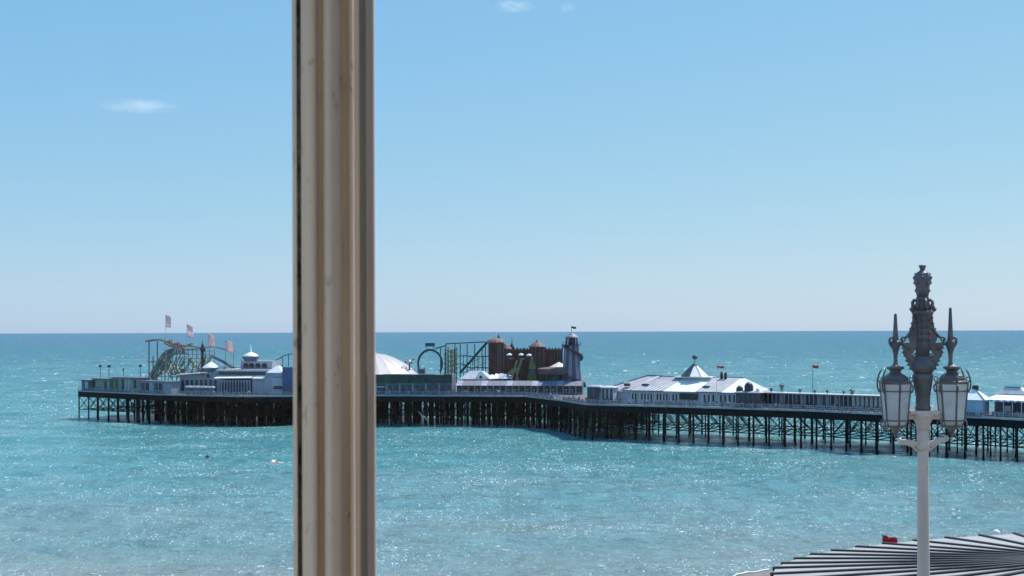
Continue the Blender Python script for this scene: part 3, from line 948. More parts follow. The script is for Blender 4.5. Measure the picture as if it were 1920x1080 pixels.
# vertical loop of the coaster
F = Front('coaster_loop', 'dark blue vertical coaster loop beside the white dome', 'coaster loop', 780, 832, 30)
def ring(F, cx, cy, rx, ry, bk, a0, a1, n=34, taper=0):
    return [F.pt(cx + rx * math.cos(t), cy - ry * math.sin(t), bk) for t in [a0 + (a1 - a0) * i / n for i in range(n + 1)]]
A0, A1 = R(-35), R(212)
for bk in (0, 1.2):
    MB().path(ring(F, 806.5, 682, 23.5, 27, bk, A0, A1), .19, 6).build('running_rail', M_BLUET, F.o)
MB().path(ring(F, 806.5, 682, 22, 25.3, .6, A0, A1), .3, 6).build('spine', M_BLUET, F.o)
ra, rb_ = ring(F, 806.5, 682, 23.5, 27, 0, A0, A1), ring(F, 806.5, 682, 22, 25.3, .6, A0, A1)
rc = ring(F, 806.5, 682, 23.5, 27, 1.2, A0, A1)
for i in range(0, 35):
    MB().bar(ra[i], rb_[i], .12).bar(rb_[i], rc[i], .12).build('crosstie', M_BLUET, F.o)
for px in (785, 828):
    MB().bar(F.pt(px, 700, .6), F.pt(px, 721, .6), .5).build('leg', M_BLUET, F.o)
MB().bar(F.pt(783, 700, 0.3), F.pt(797, 690, .3), .3).build('strut', M_BLUET, F.o)
p = F.pt(790, 697, -1)
MB().box(p.x - 1.2, p.x + 1.4, p.y - 1, p.y + 1, 0, p.z + 1.1).build('motor_house', M_WALLD, F.o)
p = F.pt(806.5, 646.5, .6)
sg = MB().box(p.x - 1.8, p.x + 1.75, p.y - .15, p.y + .15, p.z - .6, p.z + .65).build('sign', M_SIGNB, F.o)
MB().bar((p.x - 1.4, p.y + .3, p.z - 3), (p.x - 1.4, p.y + .3, p.z + .6), .15).bar((p.x + 1.2, p.y + .3, p.z - 3), (p.x + 1.2, p.y + .3, p.z + .6), .15).build('sign_post', M_BLUET, F.o)

# small red and white spinning ride
Pr = on_deck(768, 22)
t = thing('spinning_ride', 'small red and white ride poking up at the right edge of the dome', 'ride', Pr)
hh = zpx(768, 676, Pr.y) - ZD
MB().lathe([(.9, 0), (.35, .6), (.3, hh)], 8).build('mast', M_WALLD, t)
MB().lathe([(.7, hh - .6), (.6, hh - .2), (.1, hh + .3)], 10).build('hub', M_WHITE, t)
for j in range(5):
    a = 2 * math.pi * j / 5 + .3
    e = (1.5 * math.cos(a), 1.5 * math.sin(a), hh - .2 + .8 * math.sin(a * 2))
    am = MB().bar((0, 0, hh - .4), e, .14).build('arm', M_DARKM, t)
    MB().box(e[0] - .3, e[0] + .3, e[1] - .3, e[1] + .3, e[2] - .1, e[2] + .45).build('car', M_WHITE if j % 2 else mat('faded_red', (.35, .08, .09), .6), am)

# raised coaster with yellow trestle
F = Front('steel_coaster', 'teal steel coaster track on posts between the loop and the brown tower', 'coaster', 812, 918, 27)
def rail(F, pts, nm, mt, r=.2, bk=0, gauge=1.2):
    ps = [F.pt(x, y, bk) for x, y in pts]
    q = MB().path(ps, r, 6); q.path([p + Vector((0, gauge, 0)) for p in ps], r, 6)
    for a, b_ in zip(ps, ps[1:]):
        nn = max(1, int((b_ - a).length / 1.1))
        for i in range(nn):
            c = a + (b_ - a) * (i / nn)
            q.bar(c + Vector((0, -.2, 0)), c + Vector((0, gauge + .2, 0)), .12)
    return q.build(nm, mt, F.o)
rail(F, [(815, 653.5), (825, 651), (836, 648)], 'track', M_TEAL, .22)
rail(F, [(836, 644.5), (860, 643.5), (890, 642), (914, 641)], 'track', M_TEAL, .22)
rail(F, [(862, 699), (872, 688), (885, 674), (900, 656), (913, 642)], 'lift_track', M_BLUET, .38, 1)
rail(F, [(852, 668), (870, 667), (890, 668.5), (916, 668)], 'mid_track', M_TEAL, .18, 3)
rail(F, [(848, 684), (866, 682), (880, 690), (900, 689), (916, 690)], 'low_track', M_TEAL, .18, 5)
for px, yt in ((826, 652), (836, 645), (853, 645), (863, 645), (876, 645), (890, 645), (904, 652), (910, 646)):
    MB().bar(F.pt(px, 722, .6), F.pt(px, yt, .6), .3).build('post', M_TEAL, F.o)
for px in (869, 882, 886, 895, 898, 906):
    MB().bar(F.pt(px, 722, 3), F.pt(px, 668, 3), .2).build('post', M_TEAL, F.o)
for i in range(10):
    px = 834 + 2.5 * i
    MB().bar(F.pt(px, 722, 1.5 + (i % 3)), F.pt(px + random.uniform(-1, 1), 650 + random.uniform(0, 8), 1.5 + (i % 3)), .28).build('trestle_post', M_YEL, F.o)
for i in range(7):
    ya = 655 + i * 9
    MB().bar(F.pt(832, ya, 2), F.pt(858, ya + 9, 2), .22).bar(F.pt(858, ya, 2.4), F.pt(832, ya + 9, 2.4), .22).build('trestle_brace', M_YEL, F.o)
MB().bar(F.pt(856, 690, 4), F.pt(900, 672, 4), .2).bar(F.pt(866, 700, 4), F.pt(912, 680, 4), .2).build('trestle_rail', M_YEL, F.o)

# brown castle
F = Front('brown_castle', 'dark brown castle building with pink roofed tower and spires', 'castle', 914, 1056, 24, b2=456 - edge_Y(1056))
h1 = F.z(930, 643); h2 = F.z(952, 655); hwl = F.z(1010, 657)
def cx(a): return F.x(a)
MB().box(cx(916), cx(945), 0, 6, 0, h1).build('tower_wall', M_BROWN, F.o)
for a in (916.5, 922, 933, 937, 943.5):
    MB().box(cx(a), cx(a) + .45, -.2, .01, 0, h1 - .2).build('tower_rib', M_BROWN2 if a > 930 else M_BROWN, F.o)
tp = F.z(931, 636)
MB().lathe([(3.5, h1 + .01), (3.4, h1 + .3), (2.7, tp - .3), (1.5, tp + .25), (.4, tp + .6)], 12, (cx(916) + cx(945)) / 2, 3, sx=1.05).build('tower_roof', M_PINKR, F.o)
sx_ = cx(935.5); MB().lathe([(.7, tp), (.5, tp + .7), (.18, tp + 1.2), (.06, F.z(935, 626))], 8, sx_, 3).build('spire', M_DARKM, F.o)
MB().box(cx(945), cx(963), .5, 7, 0, h2).build('turret_wall', M_BROWN, F.o)
MB().lathe([(2.3, h2 + .01), (2.2, h2 + .3), (1.2, F.z(952, 648)), (.3, F.z(952, 645))], 12, cx(950), 3).build('turret_roof', M_PINKR, F.o)
zs = F.z(960, 650)
MB().lathe([(.8, zs - 1), (.85, zs), (.45, zs + .7), (.12, zs + 1.4), (.05, F.z(960, 632))], 8, cx(960.5), 3).build('spire', M_DARKM, F.o)
MB().box(cx(963), cx(1056), 2, 14, 0, hwl).build('wall', M_BROWN, F.o)
MB().box(cx(962), cx(1057), 1.7, 14.2, hwl + .002, hwl + .45).build('coping', M_ROOFL, F.o)
ht = F.z(1008, 651); hd = F.z(1008, 643)
MB().lathe([(2.75, 0), (2.75, ht)], 12, cx(1008), 1.2).build('round_turret', M_BROWN, F.o)
for j in range(6):
    a = R(195 + j * 30)
    MB().bar((cx(1008) + 2.78 * math.cos(a), 1.2 + 2.78 * math.sin(a), .2), (cx(1008) + 2.78 * math.cos(a), 1.2 + 2.78 * math.sin(a), ht - .1), .35).build('turret_rib', M_BROWN2, F.o)
MB().lathe([(3.2, ht), (3.1, ht + .25), (2.5, ht + .8), (1.5, hd), (.4, hd + .4)], 14, cx(1008), 1.2).build('turret_dome', M_PINKR, F.o)
MB().lathe([(3.3, ht - .05), (3.3, ht + .12)], 14, cx(1008), 1.2).build('turret_cornice', M_ROOFL, F.o)
MB().lathe([(.5, hd + .2), (.55, hd + .6), (.2, hd + .9), (.06, F.z(1007.5, 636.5))], 8, cx(1007.5), 1.2).build('spire', M_DARKM, F.o)
MB().box(cx(1012), cx(1016), -1.7, -1.5, F.z(1013, 680), F.z(1013, 670)).build('window', M_DARK, F.o)
for a in range(966, 1054, 8):
    if 1000 < a < 1017: continue
    MB().box(cx(a), cx(a) + 1.0, 1.93, 2.01, F.z(a, 678), F.z(a, 668)).build('window', M_DARK, F.o)

for k, a in enumerate(range(965, 1055, 5)):
    if 999 < a < 1018: continue
    MB().box(cx(a), cx(a) + .28, 1.82, 2.0, 0, hwl - .02).build('wall_rib', M_BROWN2 if k % 3 else mat('brick_red_rib', (.2, .07, .06), .8), F.o)
for k, a in enumerate(range(963, 1056, 6)):
    MB().box(cx(a), cx(a) + .65, 1.72, 2.6, hwl + .452, hwl + .452 + (.5 if k % 2 else .3)).build('merlon', M_BROWN, F.o)
# yellow swing ride with white lamps
F = Front('yellow_swing_ride', 'yellow-green ride with slanting arms and pale caps before the brown castle', 'ride', 950, 1010, 14, b2=446 - edge_Y(1010))
for (xa, ya, xb, yb) in ((958, 716, 969, 676), (966, 716, 978, 672), (972, 716, 966, 690), (951, 704, 962, 692), (958, 700, 975, 688)):
    MB().bar(F.pt(xa, ya, 0), F.pt(xb, yb, 0), .55).build('arm', M_YEL, F.o)
for px, py in ((955, 665), (977, 665), (992, 666)):
    p = F.pt(px, py, 1)
    pl = MB().tube((p.x, p.y, 0), (p.x, p.y, p.z - .3), .12).build('mast', M_DARKM, F.o)
    MB().lathe([(.9, p.z - .3), (.95, p.z), (.6, p.z + .35), (.1, p.z + .5)], 12, p.x, p.y).build('cap', M_WHITE, pl)
for px, py in ((960, 672), (979, 673)):
    p = F.pt(px, py, .5)
    MB().box(p.x - .9, p.x + .9, p.y - .2, p.y + .2, p.z - .12, p.z + .12).build('crossarm', M_SCAF, F.o)
p0, pt_ = F.pt(997.5, 692, -.5), F.pt(997.5, 672, -.5)
MB().lathe([(1.6, p0.z), (.5, pt_.z), (.1, pt_.z + .3)], 4, p0.x, p0.y, math.pi / 4).build('yellow_cone', M_YELG, F.o)
p0, pt_ = F.pt(997.5, 716, -.5), F.pt(997.5, 702, -.5)
MB().box(p0.x - 1.35, p0.x + 1.35, p0.y - 1.3, p0.y + 1.3, 0, pt_.z).build('yellow_booth', M_YELG, F.o)
MB().box(p0.x - .9, p0.x + .9, p0.y - .5, p0.y + .5, pt_.z, F.pt(997.5, 692, -.5).z).build('booth_neck', M_WALLD, F.o)

# carousel
Pc = on_deck(1048, 445 - edge_Y(1048))
mp_ = Pc.y / FPX
t = thing('carousel', 'round carousel with cream conical canopy left of the helter skelter', 'carousel', Pc)
def zz(y): return zpx(1052, y, Pc.y) - ZD
rc = 40 * mp_
MB().lathe([(rc, zz(701)), (rc + .15, zz(696)), (rc + .1, zz(691)), (rc * .9, zz(690))], 28).build('rounding_board', M_BROWN2, t)
for j in range(20):
    t0, t1 = 2 * math.pi * j / 20, 2 * math.pi * (j + 1) / 20
    rb = rc * .9; r2 = rc * .42
    MB().slab([(rb * math.cos(t0), rb * math.sin(t0), zz(690)), (rb * math.cos(t1), rb * math.sin(t1), zz(690)), (r2 * math.cos(t1), r2 * math.sin(t1), zz(687.5)), (r2 * math.cos(t0), r2 * math.sin(t0), zz(687.5))], .06).build('canopy_panel', M_PINKR if j % 2 else M_BROWN2, t)
    r3 = .2
    MB().slab([(r2 * 1.05 * math.cos(t0), r2 * 1.05 * math.sin(t0), zz(688)), (r2 * 1.05 * math.cos(t1), r2 * 1.05 * math.sin(t1), zz(688)), (r3 * math.cos(t1), r3 * math.sin(t1), zz(679)), (r3 * math.cos(t0), r3 * math.sin(t0), zz(679))], .06).build('crown_panel', M_CREAM if j % 2 else M_WHITE, t)
for j in range(14):
    a = 2 * math.pi * j / 14
    MB().tube((rc * .93 * math.cos(a), rc * .93 * math.sin(a), 0), (rc * .93 * math.cos(a), rc * .93 * math.sin(a), zz(700)), .14).build('column', M_YEL if j % 3 == 0 else M_BROWN2, t)
MB().lathe([(rc * .5, 0), (rc * .5, zz(700))], 12).build('core', M_WALLD, t)
MB().lathe([(rc, 0), (rc, .35)], 28).build('platform', M_BROWN2, t)

# helter skelter
Pc = on_deck(1072, 441 - edge_Y(1072))
mp_ = Pc.y / FPX
t = thing('helter_skelter', 'tall striped helter skelter tower with open cupola and small flag', 'helter skelter', Pc)
Yh = Pc.y
def zz(y): return zpx(1074, y, Yh) - ZD
off = W(1071, 650, Yh).x - Pc.x
rb, rt = 22 * mp_, 13.5 * mp_
zt = zz(648)
for j in range(16):
    t0, t1 = 2 * math.pi * j / 16, 2 * math.pi * (j + 1) / 16
    v = []
    for (r_, z) in ((rb, 0), (rb * .86, zt * .33), (rt * 1.14, zt * .7), (rt, zt)):
        for tt in (t0, t1): v.append((r_ * math.cos(tt), r_ * math.sin(tt), z))
    MB().add(v, [(0, 1, 3, 2), (2, 3, 5, 4), (4, 5, 7, 6)]).build('tower_board', M_STRIPE if j % 2 else M_STRIPED, t)
# slide
pts = []
for i in range(70):
    s_ = i / 69
    a = R(200) + s_ * 2 * math.pi * 1.7
    z = zt * (1 - s_) * .97 + .4
    rr = rt + (rb - rt) * (1 - z / zt) + .55
    pts.append((rr * math.cos(a), rr * math.sin(a), z))
sl = MB(); v = []; f_ = []
for p in pts:
    p = Vector(p); o_ = Vector((p.x, p.y, 0)).normalized()
    for du, dz in ((-.5, .35), (-.5, 0), (.5, 0), (.5, .6), (.62, .6), (.62, -.14), (-.55, -.14)):
        v.append(p + o_ * du + Vector((0, 0, dz)))
for i in range(len(pts) - 1):
    for j in range(6): f_.append((i * 7 + j, i * 7 + j + 1, (i + 1) * 7 + j + 1, (i + 1) * 7 + j))
sl.add(v, f_).build('slide', mat('slide_purple', (.06, .05, .085), .5), t)
MB().lathe([(rt, zt), (rt + 1.0, zt + .1), (rt + 1.0, zt + .35), (rt, zt + .36)], 16).build('gallery', M_STRIPED, t)
for j in range(12):
    a = 2 * math.pi * j / 12
    MB().bar(((rt + .9) * math.cos(a), (rt + .9) * math.sin(a), zt + .3), ((rt + .9) * math.cos(a), (rt + .9) * math.sin(a), zt + 1.2), .08).build('gallery_post', M_STRIPED, t)
MB().lathe([(rt + .92, zt + 1.12), (rt + .92, zt + 1.2)], 16).build('gallery_rail', M_STRIPED, t)
zc = zz(633)
for j in range(8):
    a = 2 * math.pi * j / 8 + .2
    MB().bar((rt * .85 * math.cos(a), rt * .85 * math.sin(a), zt + .3), (rt * .72 * math.cos(a), rt * .72 * math.sin(a), zc), .42).build('cupola_post', M_STRIPE if j % 2 else M_STRIPED, t)
MB().lathe([(rt * .55, zt + .3), (rt * .5, zc)], 10).build('cupola_core', M_STRIPED, t)
MB().lathe([(rt * .98, zc), (rt * .9, zc + .35), (rt * .62, zz(628)), (rt * .3, zz(625.5)), (.15, zz(624.5))], 14).build('cupola_roof', M_STRIPE, t)
MB().tube((0, 0, zz(625)), (0, 0, zz(611)), .07).build('flag_staff', M_DARKM, t)
q = MB(); v = []; f_ = []
for i in range(9):
    s_ = i / 8
    for z in (0, -.35, -.7): v.append((.06 + 1.5 * s_, .2 * math.sin(s_ * 7), zz(612) + z - .2 * s_ + .08 * math.sin(s_ * 8)))
for i in range(8):
    for j in range(2): f_.append((i * 3 + j, (i + 1) * 3 + j, (i + 1) * 3 + j + 1, i * 3 + j + 1))
fo = q.add(v, f_).build('flag_cloth', M_DARKM, t); fo.modifiers.new('t', 'SOLIDIFY').thickness = .02

# ------------------------------------------------------------------ pier head, left of the window bar
def stall(name, label, xa, xb, ytop, b, wm, rm, depth=4, boards=3, cat='stall', yroof=None):
    F = Front(name, label, cat, xa, xb, b)
    h = F.z((xa + xb) / 2, ytop)
    MB().box(0, F.L, 0, depth, 0, h).build('wall', wm, F.o)
    MB().box(-.4, F.L + .4, -.8, depth + .3, h + .003, h + .3).build('roof', rm, F.o)
    for i in range(boards):
        wd = F.L / boards
        MB().box(i * wd + .25, (i + 1) * wd - .25, -.08, .01, .5, h - .5).build('front_panel', random.choice([M_WALL2, M_DARK, M_HALLT, wm]), F.o)
    return F, h
stall('corner_stall', 'small dark slate stall at the far left end of the pier', 153, 172, 713, 1.6, M_WALLD, M_SCAF)
stall('green_stall', 'low grey-green stall second from the left end of the pier', 174, 206, 711, 3, M_SCAF, M_WALLD, boards=6)
stall('dark_roofed_stall', 'low stall with flat dark roof right of the left-end lamp posts', 211, 262, 709, 5, M_SCAF, M_WALLD, boards=9)
stall('panelled_stall', 'blue-white panelled stall in front of the scaffold coaster', 264, 322, 716, 3, M_WALL, M_WALLD, boards=7)
for px, py, shape, lb in ((188, 684, 0, 'leftmost round-headed post at the pier end'), (204.5, 684, 1, 'square-headed floodlight post second from the pier end'),
                          (231.5, 691, 2, 'short post with small head behind the dark-roofed stall'), (263, 683.5, 0, 'round-headed post just left of the scaffold coaster')):
    P0 = on_deck(px, 9)
    hh = zpx(px, py, P0.y) - ZD
    t = thing('deck_light', lb, 'lamp post', P0, 0, 'lamp posts at the pier end')
    MB().lathe([(.2, 0), (.11, .5), (.09, hh - .9)], 8).build('post', M_DARKM, t)
    if shape == 0: MB().lathe([(.15, hh - .95), (.5, hh - .7), (.58, hh - .4), (.45, hh - .08), (.1, hh)], 12).build('lamp_head', M_DARKM, t)
    elif shape == 1: MB().box(-.35, .62, -.35, .35, hh - .95, hh - .1).box(-.5, -.2, -.3, .3, hh - .8, hh - .3).build('lamp_head', M_DARKM, t)
    else: MB().lathe([(.12, hh - .95), (.3, hh - .3), (.36, hh - .1), (.05, hh)], 8).build('lamp_head', M_DARKM, t)

# scaffold coaster
F = Front('scaffold_coaster', 'grey and rust coaster on crowded scaffold posts near the left end of the pier', 'coaster', 270, 445, 22)
rail(F, [(273, 640), (287, 637.5), (300, 637), (312, 641), (326, 646), (342, 648)], 'track', M_ORNG, .32, 0)
rail(F, [(309, 643), (318, 648), (330, 651), (344, 651)], 'track', M_ORNG, .4, 3)
rail(F, [(344, 648), (360, 650), (378, 652), (400, 650), (420, 655), (437, 659)], 'track', M_SCAF, .26, 0)
rail(F, [(340, 655), (360, 655), (376, 654)], 'track', M_SCAF, .24, 4)
rail(F, [(396, 668), (410, 675), (424, 683), (436, 690)], 'track', mat('track_slate', (.1, .1, .13), .6), .3, -3)
rail(F, [(276, 677), (284, 679), (292, 677)], 'track', M_SCAF, .2, 2)
# big rising curve with solid side
cv = [(279, 706), (286, 694), (292, 684), (299, 672), (306, 662), (315, 656), (326, 653), (340, 654)]
q = MB(); ps = [F.pt(x, y, -2) for x, y in cv]; pd = [F.pt(x + 6, y + 9, -2) for x, y in cv]
q.path(ps, .28, 6); q.path([p_ + Vector((0, 1.6, 0)) for p_ in ps], .28, 6)
q.build('curved_rail', M_SCAF, F.o)
q = MB(); q.path(pd, .22, 6); q.path([p_ + Vector((0, 1.6, 0)) for p_ in pd], .22, 6)
q.build('curved_rail', M_SCAF, F.o)
for i in range(len(cv) - 1):
    for k in range(4):
        t_ = k / 4
        a, b_ = ps[i].lerp(ps[i + 1], t_), pd[i].lerp(pd[i + 1], t_)
        MB().bar(a, b_, .32, .2).bar(a, b_ + Vector((0, 1.6, 0)), .2).build('curved_rail_tie', mat('chute_grey', (.2, .2, .2), .6), F.o)
    a, b_, c, d_ = ps[i], ps[i + 1], pd[i + 1], pd[i]
    if i % 2 == 0:
        MB().add([p_ + Vector((0, .8, 0)) for p_ in (a, b_, c, d_)] + [p_ + Vector((0, .9, 0)) for p_ in (a, b_, c, d_)], [(0, 1, 2, 3), (7, 6, 5, 4)]).build('side_sheet', mat('chute_grey', (.2, .2, .2), .6), F.o)
random.seed(11)
for px, yt in ((279.5, 640), (287, 668), (295, 640), (303, 676), (309, 660), (316, 662), (323, 652), (331, 655), (338, 650), (346, 650), (353, 652), (361, 651), (369, 652), (377, 655), (385, 652), (393, 653), (402, 654), (423, 656), (438, 662)):
    bk = random.choice([0, 2, 4])
    MB().bar(F.pt(px, 722, bk), F.pt(px, yt, bk), .26 if px > 300 else .3).build('scaffold_post', M_SCAF if px > 300 else M_TEAL, F.o)
for row in range(8):
    yy = 657 + row * 7
    MB().bar(F.pt(306 - row * 2, yy, 1), F.pt(400 - row, yy + 1, 1), .18).build('scaffold_ledger', M_SCAF, F.o)
for i in range(60):
    xa = random.uniform(292, 396); ya = random.uniform(668, 700)
    MB().bar(F.pt(xa, ya + 12, 1.5), F.pt(xa + random.choice([-9, 9, 7]), ya - 6, 1.5), random.uniform(.2, .45)).build('diagonal', random.choice([M_SCAF, M_SCAF, M_YEL, M_RAIL]), F.o)
for i in range(7):
    xa = 306 + i * 12 + random.uniform(-3, 3); ya = random.uniform(674, 700)
    p = F.pt(xa, ya, 3)
    MB().box(p.x - 1.0, p.x + 1.0, p.y, p.y + .3, p.z - .8, p.z + .8).build('side_panel', random.choice([M_SCAF, M_WALL, M_WALLD]), F.o)
for px, py in ((318, 642), (333, 646), (357, 648)):
    p = F.pt(px, py, 0.6)
    c = MB().box(p.x - .9, p.x + .9, p.y - .6, p.y + .6, p.z, p.z + .55).box(p.x + .3, p.x + .9, p.y - .6, p.y + .6, p.z + .55, p.z + 1.0).build('coaster_car', M_ORNG, F.o)
p = F.pt(380, 653, 0); zt = F.z(380, 637)
MB().lathe([(.35, 0), (.4, p.z - 1.5), (.8, p.z - 1), (.95, p.z - .2), (.55, p.z + .6), (.5, p.z + 1.2), (.15, p.z + 1.8), (.05, zt)], 10, p.x, p.y).build('finial_mast', M_DARKM, F.o)

# banners
ban = [(311, 590, 613, 321, 'highest and leftmost tall feather banner above the coaster'), (350.5, 608, 632, 361.5, 'second feather banner from the left above the coaster'),
       (390.5, 625, 650, 401.5, 'third feather banner right of the dark finial mast'), (423, 637, 660, 435.5, 'lowest and rightmost pink feather banner')]
for xa, y0, y1, xb, lb in ban:
    P0 = on_deck(xa, 20)
    k = P0.y / FPX
    zt, z1 = zpx(xa, y0, P0.y) - ZD, zpx(xa, y1, P0.y) - ZD
    wd = (xb - xa) * k
    t = thing('feather_banner', lb, 'banner', P0, 0, 'feather banners over the coaster')
    MB().lathe([(.12, 0), (.08, zt * .7), (.05, zt + .1)], 6).build('pole', M_RAIL, t)
    q = MB(); v = []; f_ = []; n1, n2 = 10, 5
    for i in range(n1 + 1):
        s_ = i / n1
        for j in range(n2 + 1):
            u_ = j / n2
            top = zt - (.22 * (zt - z1)) * u_ ** 1.6
            bot = z1 - .06 * (zt - z1) * u_
            x_ = wd * u_ * (1 - .05 * s_) + wd * .22 * s_ * (1 if xa > 340 else .1)
            v.append((.06 + x_, .25 * math.sin(u_ * 4 + s_ * 3), top + (bot - top) * s_))
    for i in range(n1):
        for j in range(n2): f_.append((i * (n2 + 1) + j, i * (n2 + 1) + j + 1, (i + 1) * (n2 + 1) + j + 1, (i + 1) * (n2 + 1) + j))
    q.add(v, f_, 0)
    if xa < 380:
        q.mi = [0 if (i // n2) < (7 if xa < 340 else 5) else 1 for i in range(n1 * n2)]
        oo = q.build('banner_cloth', [M_GREYF, M_PINKF], t, smooth=True)
    else:
        q.mi = [0 if (i // n2) < 1 else 1 for i in range(n1 * n2)]
        oo = q.build('banner_cloth', [M_GREYF, M_PINKF], t, smooth=True)
    oo.modifiers.new('t', 'SOLIDIFY').thickness = .03

# palace hall on the left of the window bar
F = Front('palace_hall', 'pale lilac hall with white capped cupolas left of the window bar', 'hall', 322, 560, 5)
cx = F.x
def Z(y, px=450, bk=0): return F.z(px, y, bk)
MB().box(cx(322), cx(408), 6, 16, 0, Z(702, 350, 6)).build('wing_wall', M_WALL, F.o)
MB().slab([(cx(320), 4, Z(702.5, 345, 4)), (cx(378), 4, Z(698, 370, 4)), (cx(378), 12, Z(696, 370, 12)), (cx(320), 12, Z(700, 345, 12))], .25).build('wing_canopy', M_ROOFW, F.o)
MB().box(cx(400), cx(528), 4, 20, 0, Z(696, 450, 4)).build('upper_wall', M_WALL, F.o)
MB().box(cx(398), cx(502), 3.2, 20.5, Z(696, 450, 4) + .004, Z(693, 450, 4)).build('upper_roof', M_ROOFG, F.o)
MB().box(cx(402), cx(500), 3.9, 4.01, Z(703, 450, 4), Z(697, 450, 4)).build('clerestory', M_HALLT, F.o)
# arcade wing with colonnade
MB().box(cx(412), cx(470), 1.2, 3.9, 0, Z(712, 440)).build('colonnade_wall', M_WALLD, F.o)
MB().slab([(cx(404), -.6, Z(709.5, 440)), (cx(473), -.6, Z(708.5, 440)), (cx(473), 3.9, Z(703, 440, 4)), (cx(404), 3.9, Z(704, 440, 4))], .2).build('colonnade_roof', M_ROOFG, F.o)
MB().slab([(cx(404), -.65, Z(708.9, 440)), (cx(473), -.65, Z(707.9, 440)), (cx(473), .3, Z(706.6, 440)), (cx(404), .3, Z(707.4, 440))], .1).build('colonnade_eave', M_ROOFW, F.o)
nco = 11
for i in range(nco + 1):
    x = cx(412) + (cx(470) - cx(412)) * i / nco
    MB().lathe([(.3, 0), (.2, .3), (.18, Z(714.5, 440)), (.34, Z(712.5, 440))], 8, x, -.1).build('column', M_WALL, F.o)
    if i < nco:
        wd = (cx(470) - cx(412)) / nco
        a = [(x + .2, Z(713, 440)), (x + .2, Z(719, 440))] + [(x + wd / 2 - (wd / 2 - .25) * math.cos(tq), Z(719, 440) + .9 * math.sin(tq)) for tq in [math.pi * k / 6 for k in range(7)]] + [(x + wd - .2, Z(719, 440)), (x + wd - .2, Z(713, 440))]
        MB().plate(a, -.12, .0).build('arch', M_WALL, F.o)
MB().slab([(cx(475), -.2, Z(709, 485)), (cx(497), -.2, Z(709, 485)), (cx(494), 3.9, Z(703.5, 485, 4)), (cx(474), 3.9, Z(703.5, 485, 4))], .3).build('porch_roof', M_ROOFW, F.o)
MB().box(cx(472), cx(530), 1.0, 3.95, 0, Z(707, 500)).build('plain_wall', M_WALL2, F.o)
for a in (480, 493, 507):
    MB().box(cx(a), cx(a) + .12, .93, 1.01, 0, Z(710, 500)).build('wall_joint', M_WALL, F.o)
for (xa, xb, ya, yb) in ((511, 529, 709, 702), (511, 529, 731, 723)):
    windows(F.o, [(cx(xa), cx(xb))], Z(ya, 520), Z(yb, 520), .98, pane=M_HALLT)
MB().box(cx(497), cx(531), .8, 12, Z(707, 500) + .004, Z(698.5, 515)).build('corner_block', M_WALL, F.o)
pz = Z(699, 515); pa = Z(684, 515, 4)
MB().add([(cx(499), .6, pz), (cx(529), .6, pz), (cx(529), 7, pz), (cx(499), 7, pz), (cx(515), 3.6, pa)], [(0, 1, 4), (1, 2, 4), (2, 3, 4), (3, 0, 4), (3, 2, 1, 0)]).build('pyramid_roof', M_ROOFW, F.o)
MB().bar((cx(515), 3.6, pa), (cx(519), 3.4, pa - 1.6), .3).build('pyramid_rib', M_ROOFL, F.o)
MB().box(cx(530.5), cx(560), -.2, 14, 0, Z(688.5, 540)).build('end_block', mat('indigo_wall', (.1, .12, .24), .65, var=.15), F.o)
# cupola over the wing
def cupola(px, ytop, ybase, half, bk, drum_y, m1=M_ROOFW):
    p = F.pt(px, ybase, bk); k = half * F.Yat(px) / FPX
    zt, zb, zd = F.z(px, ytop, bk), p.z, F.z(px, drum_y, bk)
    MB().lathe([(k * .85, zd), (k * .85, zb)], 14, p.x, p.y).build('cupola_drum', M_WALLD, F.o)
    MB().lathe([(k * 1.05, zb), (k * 1.1, zb + .25), (k * .75, zb + (zt - zb) * .45), (k * .3, zb + (zt - zb) * .8), (.06, zt)], 14, p.x, p.y).build('cupola_cap', m1, F.o)
cupola(396, 678, 690, 15, 9, 698)
MB().box(cx(380), cx(412), 6.5, 12, Z(702, 350, 6) + .01, Z(696.5, 396, 8)).build('cupola_base', M_WALL, F.o)
MB().box(cx(432), cx(492), 9, 16, Z(693, 450, 4), Z(677, 460, 9)).build('attic', M_WALL, F.o)
for a in (437, 448, 460, 472):
    p0 = F.pt(a, 691, 8.9)
    zz0, zz1 = F.z(a, 690, 8.9), F.z(a, 683, 8.9)
    wd = 1.0
    poly_ = [(cx(a), zz0), (cx(a) + 2 * wd, zz0), (cx(a) + 2 * wd, zz1 - .3)] + [(cx(a) + wd + wd * math.cos(tq), zz1 - .3 + .7 * math.sin(tq)) for tq in [math.pi * k / 6 for k in range(1, 6)]] + [(cx(a), zz1 - .3)]
    MB().plate(poly_, 8.93, 9.01).build('arched_window', M_DARK, F.o)
p = F.pt(470, 673, 11); k = 16 * F.Yat(470) / FPX
zt = F.z(470, 659.5, 11)
MB().lathe([(k * .75, F.z(470, 677, 11)), (k * .8, p.z - .1), (k * 1.0, p.z + .2), (k * 1.05, p.z + .9), (k * .9, p.z + 1.0)], 16, p.x, p.y).build('dome_drum', M_WALLD, F.o)
MB().lathe([(k * .95, p.z + 1.0), (k * .8, p.z + 1.5), (k * .45, zt - .5), (k * .15, zt - .1), (.08, F.z(470, 645, 11))], 16, p.x, p.y).build('dome_cap', M_ROOFW, F.o)
for a in range(325, 410, 9):
    MB().box(cx(a), cx(a) + 1.0, 5.93, 6.01, .6, Z(712, 350, 6)).build('wing_window', M_HALLT, F.o)
MB().box(cx(374), cx(380), 5.9, 6.02, Z(708, 376, 6), Z(702.5, 376, 6)).build('wing_window', M_DARK, F.o)
